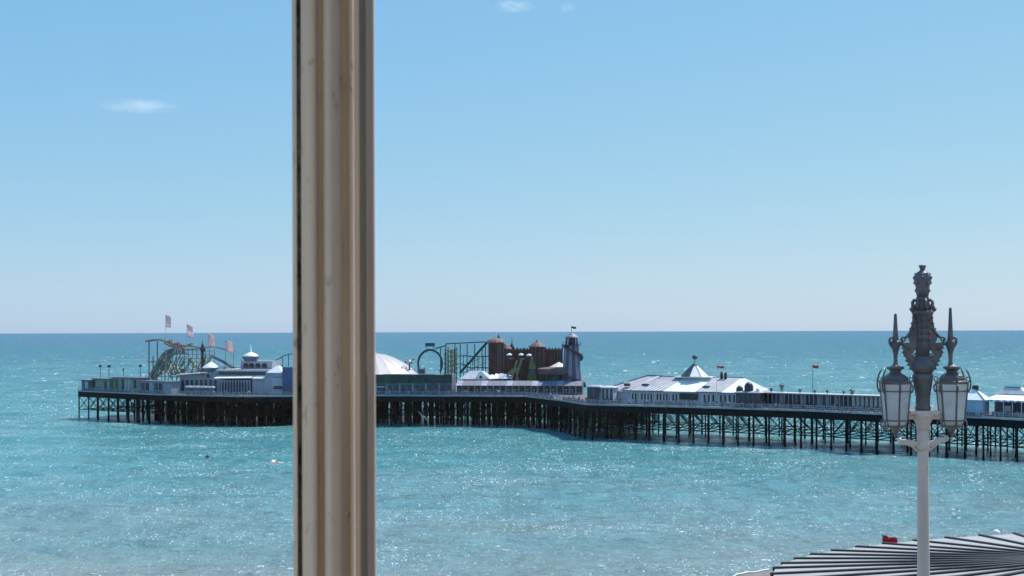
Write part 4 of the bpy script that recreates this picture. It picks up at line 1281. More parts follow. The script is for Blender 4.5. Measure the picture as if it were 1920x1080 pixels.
# railings, cowls and poles along the hall roofs
random.seed(31)
zr_ = Z(693, 450, 4)
for k in range(34):
    x = cx(400) + (cx(500) - cx(400)) * k / 33
    MB().box(x - .06, x + .06, 3.5, 3.62, zr_, zr_ + .85).build('roof_rail_post', M_WALLD, F.o)
MB().box(cx(400), cx(500), 3.52, 3.6, zr_ + .85, zr_ + .93).build('roof_rail', M_WALLD, F.o)
for k in range(16):
    px = random.uniform(325, 525); hh = random.uniform(.8, 2.4)
    base_z = Z(697, px, 10) - .6
    MB().lathe([(.28, base_z), (.22, base_z + hh * .6), (.4, base_z + hh * .7), (.1, base_z + hh)], 8, cx(px), 10).build('roof_cowl', random.choice([M_DARKM, M_WALL2, M_WALLD]), F.o)
# thin arc of coaster rail beyond the hall
F2 = Front('thin_coaster_arc', 'thin curved coaster rail just left of the window bar', 'coaster', 500, 560, 26)
rail(F2, [(503, 684), (508, 679), (515, 676), (524, 672), (532, 667), (540, 664.5), (552, 663)], 'track', M_BLUET, .16)
rail(F2, [(496, 690), (500, 684), (506, 682), (511, 686), (515, 690)], 'track', M_BLUET, .16, -2)
for px, yt in ((505, 684), (519, 676), (530, 670), (541, 664)):
    MB().bar(F2.pt(px, 722, .5), F2.pt(px, yt, .5), .25).build('post', M_BLUET, F2.o)
for px in range(492, 556, 9):
    MB().bar(F2.pt(px, 722, 3), F2.pt(px, 686 + (px % 4), 3), .3).build('post', M_WALL, F2.o)

# white tables and stall in front of the wing
F = Front('tea_stall', 'low stall with white counters in front of the lilac hall', 'stall', 346, 400, 3)
h = F.z(372, 724)
for i in range(4):
    x = F.L * i / 4
    MB().box(x + .2, x + F.L / 4 - .3, 0, 1.4, F.z(372, 727), F.z(372, 724)).build('counter_top', M_WHITE, F.o)
    MB().box(x + .4, x + F.L / 4 - .5, .2, 1.2, 0, F.z(372, 727) - .01).build('counter', M_WALLD, F.o)

# ------------------------------------------------------------------ people on the deck
def person_mesh(kind):
    """one skinned body, about 1.72 m tall"""
    stride = {'walk': .24, 'stand': .08, 'lean': .1}[kind]
    J = {'pel': (0, 0, .95), 'sp': (0, .0, 1.15), 'ch': (0, 0 if kind != 'lean' else -.1, 1.38), 'nk': (0, 0 if kind != 'lean' else -.14, 1.5), 'hd': (0, -.01 if kind != 'lean' else -.18, 1.6), 'ht': (0, -.01 if kind != 'lean' else -.19, 1.71),
         'hl': (.1, 0, .9), 'kl': (.11, -stride, .5), 'al': (.11, -stride * .9, .08), 'tl': (.12, -stride * .9 - .17, .03),
         'hr': (-.1, 0, .9), 'kr': (-.11, stride * .5, .5), 'ar': (-.11, stride * 1.2, .08), 'tr': (-.12, stride * 1.2 - .17, .03),
         'sl': (.19, J0 if (J0 := 0 if kind != 'lean' else -.1) else 0, 1.4), 'el': (.25, .1 if kind != 'lean' else -.2, 1.13), 'wl': (.26, .0 if kind != 'lean' else -.45, .9 if kind != 'lean' else 1.18), 'fl': (.26, -.04 if kind != 'lean' else -.52, .78 if kind != 'lean' else 1.17),
         'sr': (-.19, J0, 1.4), 'er': (-.25, .06 if kind != 'lean' else -.2, 1.13), 'wr': (-.26, -.12 if kind != 'lean' else -.45, .9 if kind != 'lean' else 1.18), 'fr': (-.26, -.16 if kind != 'lean' else -.52, .79 if kind != 'lean' else 1.17)}
    E = ['pel sp', 'sp ch', 'ch nk', 'nk hd', 'hd ht', 'pel hl', 'hl kl', 'kl al', 'al tl', 'pel hr', 'hr kr', 'kr ar', 'ar tr', 'ch sl', 'sl el', 'el wl', 'wl fl', 'ch sr', 'sr er', 'er wr', 'wr fr']
    Rr = {'pel': .14, 'sp': .13, 'ch': .15, 'nk': .055, 'hd': .095, 'ht': .07, 'hl': .095, 'hr': .095, 'kl': .065, 'kr': .065, 'al': .045, 'ar': .045, 'tl': .04, 'tr': .04, 'sl': .07, 'sr': .07, 'el': .045, 'er': .045, 'wl': .032, 'wr': .032, 'fl': .03, 'fr': .03}
    names = list(J); idx = {n_: i for i, n_ in enumerate(names)}
    me = bpy.data.meshes.new('person_skeleton')
    me.from_pydata([J[n_] for n_ in names], [tuple(idx[q_] for q_ in e.split()) for e in E], [])
    ob = bpy.data.objects.new('person_tmp', me); COL.objects.link(ob)
    md = ob.modifiers.new('skin', 'SKIN')
    sv = me.skin_vertices[0].data
    for n_ in names:
        sv[idx[n_]].radius = (Rr[n_], Rr[n_] * (.75 if n_ in ('ch', 'sp', 'pel') else 1))
        sv[idx[n_]].use_root = (n_ == 'pel')
    ss = ob.modifiers.new('sub', 'SUBSURF'); ss.levels = 1
    dg = bpy.context.evaluated_depsgraph_get()
    out = bpy.data.meshes.new_from_object(ob.evaluated_get(dg))
    bpy.data.objects.remove(ob)
    out.name = 'person_' + kind
    out.materials.clear()
    for mm in (M_DARKM, M_DARKM, M_DARKM, M_DARKM): out.materials.append(mm)
    for pl in out.polygons:
        c = pl.center
        if c.z > 1.66 or (c.z > 1.55 and c.y > J['hd'][1] + .03): k = 3
        elif c.z > 1.49: k = 2
        elif abs(c.x) > .215 and c.z < 1.12: k = 2
        elif c.z > .93: k = 1
        else: k = 0
        pl.material_index = k
        pl.use_smooth = True
    return out
PM = [person_mesh(k) for k in ('walk', 'stand', 'lean')]
M_SKIN = mat('skin', (.45, .28, .2), .6); M_HAIR = mat('hair', (.04, .03, .025), .6)
TROU = [mat('denim', (.04, .05, .1), .8), mat('black_trousers', (.02, .02, .022), .8), mat('grey_trousers', (.12, .12, .13), .8), mat('stone_shorts', (.4, .36, .3), .8)]
TOPS = [mat('navy_top', (.03, .04, .09), .8), mat('black_top', (.02, .02, .022), .8), mat('white_top', (.7, .7, .7), .8), mat('red_top', (.4, .04, .05), .8), mat('blue_top', (.08, .2, .4), .8), mat('grey_top', (.2, .2, .22), .8)]
TN = ['navy', 'black', 'white', 'red', 'blue', 'grey']
random.seed(5)
spots = []
for rng, cnt, b0, b1 in (((870, 1090), 40, 1.0, 5.0), ((1095, 1180), 16, .8, 4.5), ((1190, 1400), 26, .8, 3.6), ((1405, 1660), 30, .8, 6.5), ((1850, 1920), 9, .7, 3.5), ((345, 470), 16, .8, 2.8), ((715, 850), 14, .8, 2.8), ((180, 340), 8, .5, 1.2)):
    for i in range(cnt): spots.append((random.uniform(*rng), random.uniform(b0, b1)))
for px, b in spots:
    kind = random.choice([0, 0, 1, 2]) if b < 1.2 else random.choice([0, 0, 1])
    o = bpy.data.objects.new('person', PM[kind]); COL.objects.link(o)
    P0 = on_deck(px, b)
    o.location = P0 + Vector((0, 0, -.02))
    o.rotation_euler = (0, 0, random.uniform(-.4, .4) if kind == 2 else random.choice([R(55), R(-125)]) + random.uniform(-.6, .6))
    s_ = random.uniform(.9, 1.06); o.scale = (s_ * 1.08, s_ * 1.08, s_)
    ti = random.choice([0, 0, 0, 1, 1, 1, 1, 2, 5, 5, 4])
    for k, mm in enumerate((random.choice(TROU), TOPS[ti], M_SKIN, M_HAIR)):
        o.material_slots[k].link = 'OBJECT'; o.material_slots[k].material = mm
    where = ('near the scaffold coaster' if px < 345 else 'before the lilac hall' if px < 480 else 'before the dark arcade' if px < 860 else 'before the booth row' if px < 1092 else
             'between the helter skelter and the arcade' if px < 1185 else 'before the arcade' if px < 1403 else 'along the promenade shelter' if px < 1700 else 'before the right-hand pavilion')
    tag(o, 'tiny person in %s top %s %s %s' % (TN[ti], ('walking', 'standing', 'leaning')[kind], 'by the railing' if b < 1.6 else 'on the deck', where), 'person', 'people in %s %s' % (TN[ti], where))

# ================================================================== FOREGROUND: round ribbed roof
ZR = 19.0
HU = CAM_H - ZR
OUT = [(1.0667, 5.246), (1.1019, 5.375), (1.161, 5.484), (1.241, 5.598), (1.338, 5.703), (1.4544, 5.799), (1.592, 5.897), (1.74, 5.982), (1.91, 6.068),
       (2.087, 6.146), (2.273, 6.214), (2.46, 6.266), (2.66, 6.30), (2.87, 6.31), (3.07, 6.28), (3.27, 6.2), (3.45, 6.07), (3.6, 5.9), (3.7, 5.7), (3.745, 5.5),
       (3.75, 5.3), (3.73, 5.1), (3.69, 4.9), (3.62, 4.7), (3.52, 4.5), (3.38, 4.32), (3.2, 4.18), (3.0, 4.07), (2.8, 4.0), (2.6, 3.96), (2.4, 3.95), (2.2, 3.97),
       (2.0, 4.03), (1.82, 4.11), (1.65, 4.22), (1.49, 4.35), (1.35, 4.5), (1.23, 4.66), (1.14, 4.82), (1.08, 4.98), (1.055, 5.115)]
APX = Vector((2.34 * HU, 5.15 * HU, 0))
pav = thing('round_pavilion', 'rounded pavilion with pale low roof and dark radiating ribs at the lower right', 'pavilion', (APX.x, APX.y, 12.0))
hr = ZR - 12.0
apex = hr + 0.074 * HU
M_PALE = mat('pale_roof', (.36, .36, .365), .6, var=.07, scale=.7)
M_RIB = mat('dark_rib', (.018, .018, .022), .6, var=.2)
rim = [Vector((x * HU, y * HU, 0)) - APX for x, y in OUT]
for i, p in enumerate(rim):
    q = rim[(i + 1) % len(rim)]
    p3, q3_ = Vector((p.x, p.y, hr)), Vector((q.x, q.y, hr))
    top = Vector((0, 0, apex))
    ins = p3 + (top - p3) * .985
    ins2 = q3_ + (top - q3_) * .985
    MB().slab([p3, q3_, ins2, ins], .2).build('roof_panel', M_PALE, pav)
    d = (p3 - top).normalized()
    MB().bar(p3 + d * .14 + Vector((0, 0, -.02)), top - Vector((0, 0, .02)), .23, .24).build('roof_rib', M_RIB, pav)
MB().lathe([(.7, apex - .4), (.7, apex + .05), (.4, apex + .09), (.1, apex + .1)], 20).build('roof_boss', M_RIB, pav)
MB().prism([(p.x * .82, p.y * .82) for p in rim][::-1], 0, hr - .22).build('drum_wall', M_WALL2, pav)
for p in rim[::3]:
    MB().tube((p.x * .95, p.y * .95, 0), (p.x * .95, p.y * .95, hr - .12), .16).build('column', M_WHITE, pav)

# red beach flag behind the roof
Yf = 122.0
pb = W(1655.5, 1007, Yf)
gz = 4.3
flagpole(1655.5, 1005, 0, 'red beach flag showing over the rim of the ribbed round roof', M_REDF, 1.25, .72, sag=.35, group=None, name='beach_flag', base=Vector((pb.x, Yf, gz)))
# small white pad next to it on the rim: a white globe lamp behind the roof
Yl = 95.6
pg = W(1868, 1000, Yl)
t = thing('globe_lamp', 'white globe lamp showing just above the rim of the ribbed roof', 'lamp', (pg.x, Yl, 12.0))
MB().lathe([(.16, 0), (.08, .5), (.06, pg.z - 12.3), (.2, pg.z - 12.26), (.2, pg.z - 12.2)], 10).build('post', M_DARKM, t)
MB().lathe([(.29 * math.sin(math.pi * i / 10) + .004, pg.z - 12.0 - .29 * math.cos(math.pi * i / 10)) for i in range(11)], 16).build('globe', M_WHITE, t, smooth=True)

# ================================================================== STREET LAMP
DL = 22.0
K = DL / FPX
M_SLATE = mat('lamp_slate_paint', (.115, .112, .122), .45, var=.2, scale=3, bump=.25)
M_BEIGE = mat('lamp_cream_paint', (.66, .56, .49), .5, var=.08, scale=2, bump=.15, streak=True)
M_LGLASS = mat('milky_lamp_glass', (.74, .77, .78), .3, var=.1, scale=2.5, trans=.35)
base = W(1730, 620, DL)
lampo = thing('street_lamp', 'ornate twin-lantern cast iron street lamp with dark scrolled top and cream post', 'street lamp', (base.x, DL, 24.0))
YH = 618.6
def lz(y): return CAM_H - (y - YH) * K - 24.0
def P2(dx, y, dy=0): return Vector((dx * K, dy * K, lz(y)))
def lathe_px(prof, name, mt, n=20, cx_=0, cy_=0, parent=None, smooth=True, rot=0):
    return MB().lathe([(max(r_, .05) * K, lz(y)) for r_, y in prof], n, cx_ * K, cy_ * K, rot).build(name, mt, parent or lampo, smooth=smooth)
# lower shaft
MB().lathe([(.42, 0), (.42, .35), (.34, .4), (.34, 1.1), (.24, 1.25), (.2, 1.6), (12.2 * K, 2.2), (11.4 * K, lz(1080)), (10.0 * K, lz(850)), (9.8 * K, lz(842))], 20).build('post', M_BEIGE, lampo, smooth=True)
lathe_px([(10.5, 843), (13, 840), (13, 836), (11.5, 833), (11.2, 815), (11.4, 806)], 'post_collar', M_BEIGE)
lathe_px([(11.4, 806), (12.2, 800), (14, 792), (18, 785), (21, 779), (21, 774)], 'capital', M_BEIGE, smooth=True)
MB().box(-27 * K, 27 * K, -14 * K, 14 * K, lz(775.5), lz(769.5)).build('capital_slab', M_BEIGE, lampo)
MB().box(-29 * K, 33 * K, -5 * K, 5 * K, lz(786), lz(778)).build('lantern_bracket', M_BEIGE, lampo)
# ladder bar with knobbed ends
for s_ in (-1, 1):
    tip = 826 if s_ < 0 else 822
    cb = MB().path([P2(9 * s_, 834), P2(20 * s_, 832), P2(32 * s_, tip + 3), P2(44 * s_, tip + 1)], [6.5 * K, 7 * K, 5.2 * K, 4.6 * K], 10).build('ladder_bar', M_BEIGE, lampo, smooth=True)
    MB().path([P2(41 * s_, tip + 1), P2(43 * s_, tip), P2(46 * s_, tip), P2(48.5 * s_, tip - .5)], [3 * K, 6 * K, 5.8 * K, 1.5 * K], 10).build('bar_knob', mat('lamp_pale_paint', (.72, .64, .56), .5), cb, smooth=True)
    MB().path([P2(7 * s_, 848), P2(13 * s_, 843), P2(20 * s_, 837)], [2.4 * K, 2.4 * K, 2 * K], 8).build('bar_bracket', M_BEIGE, cb, smooth=True)
# upper dark shaft, urn and scrolled body
lathe_px([(14, 769.3), (14.5, 764), (13, 760), (13, 745), (15.5, 728), (18, 712), (19, 703), (16.5, 700)], 'upper_shaft', M_SLATE)
lathe_px([(16.5, 700), (20, 694), (21.5, 684), (17, 676), (14, 668)], 'urn', M_SLATE)
lathe_px([(13, 668), (12, 640), (12, 612), (14, 596), (16, 590), (20, 588), (20, 584), (14, 582)], 'core', M_SLATE)
random.seed(3)
for s_ in (-1, 1):
    outl = [(16, 588), (16.5, 600), (19, 612), (24, 624), (31, 633)]
    MB().path([P2(x * s_, y) for x, y in outl], [3.2 * K, 3 * K, 3 * K, 2.6 * K, 2.2 * K], 8).build('scroll_rib', M_SLATE, lampo, smooth=True)
    MB().plate([(x * s_ * K, lz(y)) for x, y in ((9, 588), (16, 588), (17, 604), (22, 620), (27, 630), (25, 640), (20, 646), (11, 648))], -3 * K, 3 * K).build('scroll_plate', M_SLATE, lampo)
    MB().plate([(x * s_ * K, lz(y)) for x, y in ((11, 648), (22, 643), (33, 642), (36, 650), (35, 660), (30, 664), (20, 665), (17, 658))], -3.5 * K, 3.5 * K).build('scroll_plate', M_SLATE, lampo)
    MB().plate([(x * s_ * K, lz(y)) for x, y in ((17, 666), (30, 664), (31, 672), (26, 684), (21, 694), (15, 698), (15, 679))], -3.5 * K, 3.5 * K).build('scroll_plate', M_SLATE, lampo)
    # curls
    for cx_, cy_, r0, turns, th in ((37, 635, 5, 1.2, 1.6), (16, 672, 5.5, 1.1, 1.6), (17, 578, 6.5, 1.2, 2.6), (28, 655, 5, 1.1, 1.8)):
        pts = [P2((cx_ + r0 * (1 - .55 * i / 16) * math.cos(i / 16 * turns * 6.28)) * s_, cy_ + r0 * (1 - .55 * i / 16) * math.sin(i / 16 * turns * 6.28), -2) for i in range(17)]
        MB().path(pts, th * K, 6).build('curl', M_SLATE, lampo, smooth=True)
    # bright upper strap from body to the side knob
    MB().path([P2(19 * s_, 615, -3), P2(24 * s_, 625, -3), P2(31 * s_, 632, -3), P2(37 * s_, 633, -3)], [2.6 * K, 2.8 * K, 2.2 * K, 1.8 * K], 8).build('strap', M_SLATE, lampo, smooth=True)
    # side arm carrying a lantern
    ax = -51 if s_ < 0 else 52
    MB().path([P2(26 * s_, 656), P2(33 * s_, 647), P2(40 * s_, 644), P2(ax, 644)], [5.5 * K, 4.6 * K, 4 * K, 4.5 * K], 10).build('side_arm', M_SLATE, lampo, smooth=True)
    MB().plate([(x * s_ * K, lz(y)) for x, y in ((27, 648), (36, 650), (36, 666), (31, 672), (28, 668))], -2.5 * K, 2.5 * K).build('arm_gusset', M_SLATE, lampo)
    ytip = 588 if s_ < 0 else 577
    lathe_px([(2, ytip), (2.6, ytip + 1.5), (4.6, 622), (6.2, 640), (5.5, 643)][::-1], 'spike', M_SLATE, 10, ax)
    lathe_px([(3.5, 686), (4.8, 682), (3.6, 678), (4.2, 664), (5.6, 658), (7.5, 653), (9, 647), (8.5, 641), (5.5, 638)], 'arm_knob', M_SLATE, 12, ax)
    MB().path([P2(ax + 7 * s_, 632), P2(ax + 11 * s_, 636), P2(ax + 11 * s_, 643), P2(ax + 7 * s_, 650)], 2.4 * K, 8).build('arm_leaf', M_SLATE, lampo, smooth=True)
    # lantern
    lx = -51.5 if s_ < 0 else 54.5
    lan = lathe_px([(12, 700), (10, 697), (11, 694), (16.5, 691), (16, 687.5), (9, 686), (4, 683)], 'lantern_cap', M_SLATE, 12, lx, smooth=False)
    lathe_px([(26.5, 716), (22, 714.5), (22, 709), (19.5, 704), (12, 700)], 'lantern_skirt', M_SLATE, 6, lx, parent=lan, smooth=False, rot=R(30))
    lathe_px([(29.3, 720), (30.3, 718), (30.3, 715), (26.5, 713.5)], 'lantern_cornice', M_SLATE, 6, lx, parent=lan, smooth=False, rot=R(30))
    hexr = lambda r_, j: (r_ * math.cos(R(30 + 60 * j)), r_ * math.sin(R(30 + 60 * j)))
    for j in range(6):
        a0, a1 = (hexr(28.8, j), hexr(28.8, j + 1)); b0, b1 = (hexr(22.2, j), hexr(22.2, j + 1))
        def q3(p, y): return ((lx + p[0]) * K, p[1] * K, lz(y))
        mid = lambda p, q, s: (p[0] + (q[0] - p[0]) * s, p[1] + (q[1] - p[1]) * s)
        u0, u1 = mid(a0, b0, .2), mid(a1, b1, .2)
        MB().add([q3(b0, 787), q3(b1, 787), q3(u1, 734), q3(u0, 734)], [(0, 1, 2, 3)]).build('glass_pane', M_LGLASS, lan)
        MB().add([q3(u0, 732), q3(u1, 732), q3(a1, 720), q3(a0, 720)], [(0, 1, 2, 3)]).build('top_pane', mat('top_lamp_glass', (.6, .6, .58), .4), lan)
        MB().bar(q3(a0, 719), q3(b0, 788), 2.8 * K).build('corner_bar', M_SLATE, lan)
        MB().bar(q3(u0, 733), q3(u1, 733), 2.2 * K).build('glazing_bar', M_SLATE, lan)
        MB().bar(q3(b0, 788), q3(b1, 788), 2.6 * K).build('glazing_bar', M_SLATE, lan)
        c0, c1 = hexr(18, j), hexr(18, j + 1)
        MB().add([q3(c0, 797), q3(c1, 797), q3(b1, 789.5), q3(b0, 789.5)], [(0, 1, 2, 3)]).build('lower_pane', mat('top_lamp_glass', (.6, .6, .58), .4), lan)
        MB().bar(q3(c0, 798), q3(c1, 798), 2 * K).build('glazing_bar', M_SLATE, lan)
        MB().bar(q3(b0, 788), q3(c0, 798), 2 * K).build('glazing_bar', M_SLATE, lan)
        if j % 3 != 1 or True:
            e = hexr(29.6, j); dd = Vector((math.cos(R(30 + 60 * j)), math.sin(R(30 + 60 * j)), 0))
            pts = [Vector(q3(e, 716)) + dd * (K * dx_) + Vector((0, 0, K * dz_)) for dx_, dz_ in ((0, 0), (3, 4), (2, 9), (-3, 9), (-5, 5), (-2, 3))]
            MB().path(pts, 1.3 * K, 6).build('corner_scroll', M_SLATE, lan, smooth=True)
            pts = [Vector(q3(e, 722)) + dd * (K * dx_) + Vector((0, 0, K * dz_)) for dx_, dz_ in ((0, -14), (4, -4), (4, 8), (2, 17), (-1, 24), (-5, 31))] if (j in (2, 3) and s_ < 0) or (j in (0, 5) and s_ > 0) else [Vector(q3(e, 722)) + dd * (K * dx_) + Vector((0, 0, K * dz_)) for dx_, dz_ in ((0, -14), (3, -8), (3, -2), (1, 2))]
            MB().path(pts, [1.6 * K] * (len(pts) - 1) + [.7 * K], 6).build('corner_leaf', M_SLATE, lan, smooth=True)
            pts = [Vector(q3(hexr(22.2, j), 786)) + dd * (K * dx_) + Vector((0, 0, K * dz_)) for dx_, dz_ in ((0, 2), (4, -4), (5, -12), (2, -17))]
            MB().path(pts, 1.5 * K, 6).build('lower_leaf', M_SLATE, lan, smooth=True)
    lathe_px([(18, 797), (17, 801), (8, 804), (4.5, 810), (3, 817), (.5, 822)][::-1], 'lantern_finial', M_SLATE, 12, lx, parent=lan)
# acanthus leaves along the scrolled body
random.seed(9)
for s_ in (-1, 1):
    for (x, y, nx, ny) in ((16, 596, 1, 0), (18, 606, 1, .2), (21, 616, 1, .4), (36, 652, 1, .1), (35, 660, 1, .4), (31, 668, 1, .5), (29, 676, 1, .5), (26, 684, 1, .5), (22, 691, 1, .5), (14, 655, .3, -1), (14, 663, .3, 1)):
        for dy in (-3, 3):
            a_ = P2(x * s_, y, dy); l_ = random.uniform(1.2, 2.6)
            MB().path([a_, a_ + Vector((nx * s_ * l_ * K, dy * .4 * K, -ny * l_ * K * .5)), a_ + Vector((nx * s_ * l_ * 1.1 * K, dy * .6 * K, -ny * l_ * K * .5 + l_ * .8 * K))], [2.2 * K, 1.9 * K, .6 * K], 6).build('leaf', M_SLATE, lampo, smooth=True)
    for y in (600, 612, 624, 636):
        for dx in (4, 9):
            a_ = P2(dx * s_, y, -12.5)
            MB().path([a_ + Vector((0, 0, -4 * K)), a_, a_ + Vector((0, -2 * K, 3 * K))], [.8 * K, 2.2 * K, .8 * K], 6).build('leaf', M_SLATE, lampo, smooth=True)
# crown piece
lathe_px([(14, 582), (15.5, 574), (12, 566), (12, 558), (10, 556)], 'neck', M_SLATE)
for k in range(8):
    a = 2 * math.pi * k / 8
    MB().path([Vector((r_ * K * math.cos(a), r_ * K * math.sin(a), lz(y))) for r_, y in ((14, 580), (19, 574), (19.5, 567), (16, 562), (12.5, 564))], 2.6 * K, 6).build('crown_scroll', M_SLATE, lampo, smooth=True)
lathe_px([(10, 558), (13, 545), (12.5, 538), (14.5, 532), (16, 524), (15, 516), (11, 511), (6, 508), (4, 505)], 'pinnacle', M_SLATE)
for k in range(10):
    a = 2 * math.pi * k / 10
    for (r_, y, s_) in ((14.5, 530, 3.6), (15.5, 521, 3.4), (13, 514, 3), (12.5, 545, 3)):
        if (k + int(y)) % 2: continue
        c = Vector((r_ * K * math.cos(a), r_ * K * math.sin(a), lz(y)))
        MB().path([c + Vector((0, 0, -s_ * K)), c + Vector((0, 0, -s_ * .5 * K)), c + Vector((0, 0, s_ * .5 * K)), c + Vector((0, 0, s_ * K))], [.5 * K, s_ * .8 * K, s_ * .8 * K, .5 * K], 6).build('leaf_boss', M_SLATE, lampo, smooth=True)
lathe_px([(4, 506), (5.5, 503), (4, 501), (6, 498.5), (5, 497), (2, 499), (.5, 497)], 'pinnacle_tip', M_SLATE, 10)
for s_ in (-1, 1):
    MB().path([P2(3 * s_, 503), P2(5.5 * s_, 500), P2(5 * s_, 497)], 1.4 * K, 6).build('tip_leaf', M_SLATE, lampo, smooth=True)

# ================================================================== GULLS AND BUOY
M_GULL = mat('gull_white', (.75, .75, .75), .7, var=.05)
M_GULLG = mat('gull_grey', (.3, .32, .36), .7, var=.1)
M_GULLB = mat('gull_black', (.02, .02, .022), .6)
def gull(px, py, Y, span, head, wl, wr, label, gm=None):
    """flying gull; head = heading angle, wl / wr = raise of each wing tip"""
    p = W(px, py, Y)
    t = thing('seagull', label, 'seagull', p, head, 'flying gulls')
    s = span / 1.3
    MB().path([Vector((x, 0, z)) * s for x, z in ((-.24, .02), (-.16, .02), (0, 0), (.12, .01), (.2, .03), (.25, .03), (.29, .02))], [.008 * s, .04 * s, .075 * s, .065 * s, .045 * s, .05 * s, .015 * s], 10).build('body', gm or M_GULL, t, smooth=True)
    MB().path([Vector((.285, 0, .02)) * s, Vector((.335, 0, .01)) * s], [.012 * s, .003 * s], 6).build('beak', M_YEL, t)
    MB().plate([(-.2 * s, .0), (-.36 * s, .012 * s), (-.36 * s, -.004 * s), (-.2 * s, -.02 * s)], -.06 * s, .06 * s).build('tail', gm or M_GULL, t)
    for sg, up in ((1, wl), (-1, wr)):
        v = []; f_ = []; n1 = 8; mi = []
        for i in range(n1 + 1):
            u = i / n1
            c = .2 * (1 - .75 * u ** 2) * s
            x0 = (.08 + .1 * math.sin(u * 2.2) - .16 * u ** 2) * s
            y = sg * (.04 + .6 * u * math.cos(up * .8)) * s
            z = (.03 + .6 * math.sin(up) * (u if u < .5 else .5 + (u - .5) * .55)) * s
            v += [(x0, y, z), (x0 - c * .5, y, z + .012 * s), (x0 - c, y, z - .006 * s)]
        for i in range(n1):
            for j in range(2):
                f_.append((i * 3 + j, (i + 1) * 3 + j, (i + 1) * 3 + j + 1, i * 3 + j + 1)); mi.append(1 if i >= n1 - 2 else 0)
        q = MB().add(v, f_); q.mi = mi
        wo = q.build('wing', [gm or M_GULLG, M_GULLB], t, smooth=True)
        wo.modifiers.new('t', 'SOLIDIFY').thickness = .012 * s
gull(518, 868, 60, 1.35, R(205), R(18), R(8), 'white gull gliding low over the water beside the window bar', M_GULL)
gull(1237, 681, 330, 1.9, R(-80), R(42), R(42), 'distant gull with dark wing tips above the arcade roof')
gull(794, 782, 150, 2.4, R(120), R(60), R(-55), 'grey gull banking in front of the dark stilts below the loop', M_GULLG)
pb = W(390, 858, 1); Yb = CAM_H * FPX / (858 - 621 + (390 - 960) * ROLL)
t = thing('mooring_buoy', 'small dark buoy floating left of the window bar', 'buoy', (W(390, 858, Yb).x, Yb, 0))
MB().lathe([(.2, -.5), (.5, -.2), (.62, .15), (.5, .45), (.2, .6), (.08, .65), (.08, 1.0), (.02, 1.05)], 14).build('float', M_DARKM, t, smooth=True)
MB().lathe([(.64, .02), (.66, .1), (.64, .18)], 14).build('band', M_GREYF, t, smooth=True)

# ================================================================== CLOUD WISPS
def cloud(px, py, wpx, hpx, Y, dens, label, seed):
    p = W(px, py, Y)
    k = Y / FPX
    m = bpy.data.materials.new('cloud_vapour'); m.use_nodes = True
    n = m.node_tree; n.nodes.remove(n.nodes['Principled BSDF'])
    pv = n.nodes.new('ShaderNodeVolumePrincipled')
    pv.inputs['Color'].default_value = (.96, .97, 1, 1); pv.inputs['Anisotropy'].default_value = .3
    tc = n.nodes.new('ShaderNodeTexCoord')
    ln = n.nodes.new('ShaderNodeVectorMath'); ln.operation = 'LENGTH'
    n.links.new(tc.outputs['Object'], ln.inputs[0])
    mp = n.nodes.new('ShaderNodeMapping'); mp.inputs['Scale'].default_value = (2.2, 1.5, 1.1); mp.inputs['Location'].default_value = (seed, seed * 2, 0)
    n.links.new(tc.outputs['Object'], mp.inputs[0])
    nz = n.nodes.new('ShaderNodeTexNoise'); nz.inputs['Scale'].default_value = 1.0; nz.inputs['Detail'].default_value = 4; nz.inputs['Distortion'].default_value = .6
    n.links.new(mp.outputs[0], nz.inputs[0])
    fall = n.nodes.new('ShaderNodeMapRange'); fall.inputs['From Min'].default_value = 1.0; fall.inputs['From Max'].default_value = .25
    n.links.new(ln.outputs['Value'], fall.inputs['Value'])
    nr = n.nodes.new('ShaderNodeMapRange'); nr.inputs['From Min'].default_value = .36; nr.inputs['From Max'].default_value = .62
    n.links.new(nz.outputs[0], nr.inputs['Value'])
    a = n.nodes.new('ShaderNodeMath'); a.operation = 'MULTIPLY'; n.links.new(fall.outputs[0], a.inputs[0]); n.links.new(nr.outputs[0], a.inputs[1])
    b = n.nodes.new('ShaderNodeMath'); b.operation = 'MULTIPLY'; n.links.new(a.outputs[0], b.inputs[0]); b.inputs[1].default_value = dens
    n.links.new(b.outputs[0], pv.inputs['Density'])
    n.links.new(pv.outputs[0], n.nodes['Material Output'].inputs['Volume'])
    o = MB().lathe([(math.sin(math.pi * i / 10) + 1e-4, -math.cos(math.pi * i / 10)) for i in range(11)], 20).build('cloud', m)
    fixn(o)
    o.location = p; o.scale = (wpx / 2 * k, 120, hpx / 2 * k)
    tag(o, label, 'cloud', 'thin clouds')
cloud(262, 199, 170, 30, 6000, .008, 'small thin white cloud wisp at the upper left of the window bar', 1.3)
cloud(965, 12, 84, 16, 6000, .008, 'faint short cloud wisp at the top edge right of the window bar', 4.1)
cloud(1064, 14, 34, 9, 6000, .006, 'tiny faint cloud fleck at the top right of the other top wisp', 7.7)

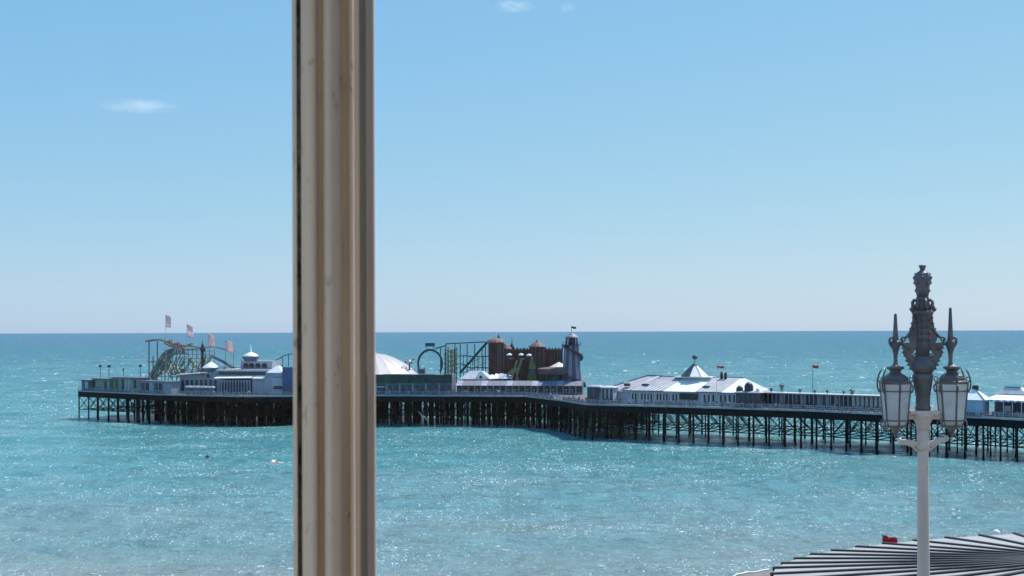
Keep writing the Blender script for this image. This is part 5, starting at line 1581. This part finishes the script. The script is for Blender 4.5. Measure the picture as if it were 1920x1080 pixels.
# ================================================================== WINDOW AND ROOM
M_SASH = mat('window_paint', (.92, .76, .58), .5, var=.10, scale=9, bump=.03, streak=True)
M_GAP = mat('dirty_gap', (.3, .28, .22), .9, var=.4, scale=40, bump=.3)
M_PLAST = mat('room_plaster', (.84, .74, .6), .85, var=.03)
M_FLOOR = mat('room_carpet', (.7, .56, .42), .95, var=.1, scale=30)
M_CEIL = mat('room_ceiling', (.75, .73, .7), .9, var=.02)
YW = 1.0
kx = YW / FPX
def wx(px): return (px - 960) * kx
window = thing('window', 'painted window with tall moulded upright bar seen close up', 'window', (0, YW, 31.1))
Z0, Z1 = 0.0, 1.95           # sill to head, above z = 31.1
def upright(pts, name, mt, parent=window):
    """vertical bar with section given as (photo column, mm towards the room)"""
    n_ = len(pts)
    v = [(wx(x) * (1 - d / 1000), -d / 1000, z) for z in (Z0, Z1) for x, d in pts]
    f_ = [(i, i + 1, n_ + i + 1, n_ + i) for i in range(n_ - 1)] + [(n_ - 1, 0, n_, 2 * n_ - 1)] + [tuple(range(n_ - 1, -1, -1)), tuple(range(n_, 2 * n_))]
    o = MB().add(v, f_).build(name, mt, parent)
    o.location = (0, 0, 0)
    b_ = o.modifiers.new('b', 'BEVEL'); b_.width = .0012; b_.segments = 3; b_.angle_limit = R(25)
    return fixn(o)
# section, left to right
def grime(m, sc, lo, hi, col):
    # specks of dirt and bare patches where the paint has gone
    n = m.node_tree; b = n.nodes['Principled BSDF']
    src = b.inputs['Base Color'].links[0].from_socket
    tc = n.nodes.new('ShaderNodeTexCoord'); mp = n.nodes.new('ShaderNodeMapping'); mp.inputs['Scale'].default_value = (1, 1, .45)
    nz = n.nodes.new('ShaderNodeTexNoise'); nz.inputs['Scale'].default_value = sc; nz.inputs['Detail'].default_value = 8; nz.inputs['Roughness'].default_value = .7
    mr = n.nodes.new('ShaderNodeMapRange'); mr.inputs['From Min'].default_value = lo; mr.inputs['From Max'].default_value = hi; mr.inputs['To Max'].default_value = .7
    mx = n.nodes.new('ShaderNodeMix'); mx.data_type = 'RGBA'; mx.inputs['B'].default_value = (*col, 1)
    n.links.new(tc.outputs['Object'], mp.inputs[0]); n.links.new(mp.outputs[0], nz.inputs[0]); n.links.new(nz.outputs[0], mr.inputs['Value'])
    n.links.new(mr.outputs[0], mx.inputs['Factor']); n.links.new(src, mx.inputs['A']); n.links.new(mx.outputs['Result'], b.inputs['Base Color'])
grime(M_SASH, 70, .6, .68, (.3, .25, .19))
grime(M_SLATE, 14, .58, .7, (.2, .15, .11))
grime(M_BEIGE, 10, .6, .7, (.3, .2, .13))
grime(M_PALE, 1.6, .55, .72, (.2, .19, .17))
upright([(549, -30), (549, -6), (557, -4), (557, -30)], 'sash_stile', M_SASH)
upright([(557.2, -30), (557.2, -14), (565.8, -14), (565.8, -30)], 'seam', M_GAP)
prof = [(566, -30), (566, -2), (575, 1), (576, 5)]
prof += [(580, 8), (588, 9.5), (594, 8)]
prof += [(595.5, -3), (606, -4), (608, 7)]
prof += [(614, 12), (622, 13), (630, 11), (638, 6), (645, -1), (656, -7)]
prof += [(657, 3), (663.5, 3.5), (665, -1)]
prof += [(665.4, -30)]
upright(prof, 'mullion', M_SASH)
upright([(665.6, -30), (665.6, -3), (676, -10), (687.6, -16), (687.6, -30)], 'shaded_rebate', mat('rebate_shade_brown', (.42, .33, .26), .6, var=.15, scale=9, streak=True))  # shade on the bar's right-facing side, put in as darker brown colour
upright([(687.8, -30), (687.8, -15), (700, -17), (703.5, -19), (704, -30)], 'glazing_bead', mat('bead_paint', (.6, .5, .44), .5, var=.1, scale=9, streak=True))
XL, XR = -1.25, 1.45
def rect_frame(name, x0, x1, z0, z1, y0, y1, mt): return MB().box(x0, x1, y0, y1, z0, z1).build(name, mt, window)
rect_frame('jamb', XL - .1, XL, Z0 - .1, Z1 + .1, -.06, .12, M_SASH)
rect_frame('jamb', XR, XR + .1, Z0 - .1, Z1 + .1, -.06, .12, M_SASH)
rect_frame('head', XL, XR, Z1, Z1 + .1, -.06, .12, M_SASH)
rect_frame('sill', XL - .2, XR + .2, Z0 - .1, Z0, -.2, .2, M_SASH)
gm = bpy.data.materials.new('window_glass'); gm.use_nodes = True
n = gm.node_tree; n.nodes.remove(n.nodes['Principled BSDF'])
tr = n.nodes.new('ShaderNodeBsdfTransparent'); tr.inputs[0].default_value = (.985, .99, .988, 1)
gl = n.nodes.new('ShaderNodeBsdfGlossy'); gl.inputs['Roughness'].default_value = .02
fr = n.nodes.new('ShaderNodeFresnel'); fr.inputs['IOR'].default_value = 1.45
mx = n.nodes.new('ShaderNodeMixShader')
n.links.new(fr.outputs[0], mx.inputs[0]); n.links.new(tr.outputs[0], mx.inputs[1]); n.links.new(gl.outputs[0], mx.inputs[2])
n.links.new(mx.outputs[0], n.nodes['Material Output'].inputs[0])
MB().add([(XL, .022, Z0), (wx(552), .022, Z0), (wx(552), .022, Z1), (XL, .022, Z1)], [(0, 1, 2, 3)]).build('glass_pane', gm, window)
MB().add([(wx(702), .022, Z0), (XR, .022, Z0), (XR, .022, Z1), (wx(702), .022, Z1)], [(0, 1, 2, 3)]).build('glass_pane', gm, window)

def rm(name, bm_, mt, label): return tag(bm_.build(name, mt), label, kind='structure')
FZ, CZ, YB = 30.4, 33.5, -4.2
rm('room_floor', MB().box(-3, 3, YB, 1.0, FZ - .2, FZ), M_FLOOR, 'beige carpet of the room behind the window')
cl = MB().box(-3, 3, -.1, 1.0, CZ, CZ + .2).box(-3, 3, YB, -2.2, CZ, CZ + .2).box(-3, -.9, -2.2, -.1, CZ, CZ + .2).box(2.4, 3, -2.2, -.1, CZ, CZ + .2)  # gap in the unseen ceiling, added to throw light on the window bar
rm('room_ceiling', cl, M_CEIL, 'ceiling of the room with an opening added to light the window bar')
rm('room_wall_back', MB().box(-3, 3, YB - .2, YB, FZ, CZ), M_PLAST, 'back wall of the room')
rm('unseen_room_wall_right', MB().box(3, 3.2, YB - .2, 1.3, FZ - .2, CZ + .2), mat('bounce_cutting_brown', (.2, .13, .09), .9), 'unseen right wall of the room, dark to cut bounce light')  # unseen wall made dark brown to cut bounce light from the right
fw = MB().box(-3, XL - .1, 1.0, 1.3, FZ - .2, CZ + .2).box(XR + .1, 3, 1.0, 1.3, FZ - .2, CZ + .2)
fw.box(XL - .1, XR + .1, 1.0, 1.3, FZ - .2, 31.0).box(XL - .1, XR + .1, 1.0, 1.3, 33.15, CZ + .2)
rm('room_wall_front', fw, M_PLAST, 'window wall of the room')
M_STUC = mat('cream_stucco', (.8, .74, .64), .8, var=.06, scale=.4, streak=True)
hf = MB().box(9, 75, .9, 1.3, 22, 42).box(3.21, 9, .95, 1.3, 22, 34).box(-75, -9, .9, 1.3, 22, 42).box(-3.2, 3.2, 1.0, 1.3, 22, 30.2)
rm('terrace_front', hf, M_STUC, 'cream stucco fronts of the seafront terrace that holds the window')
lw = MB().box(-2.0, -1.8, YB - .2, -3.6, FZ - .2, CZ + .2).box(-2.0, -1.8, .9, 1.3, FZ - .2, CZ + .2)
lw.box(-2.0, -1.8, -3.6, .9, FZ - .2, 30.7).box(-2.0, -1.8, -3.6, .9, 33.4, CZ + .2)
rm('room_wall_left', lw, M_PLAST, 'left wall of the room with a side window opening')
print('piles', npile, 'objects', len(bpy.data.objects))
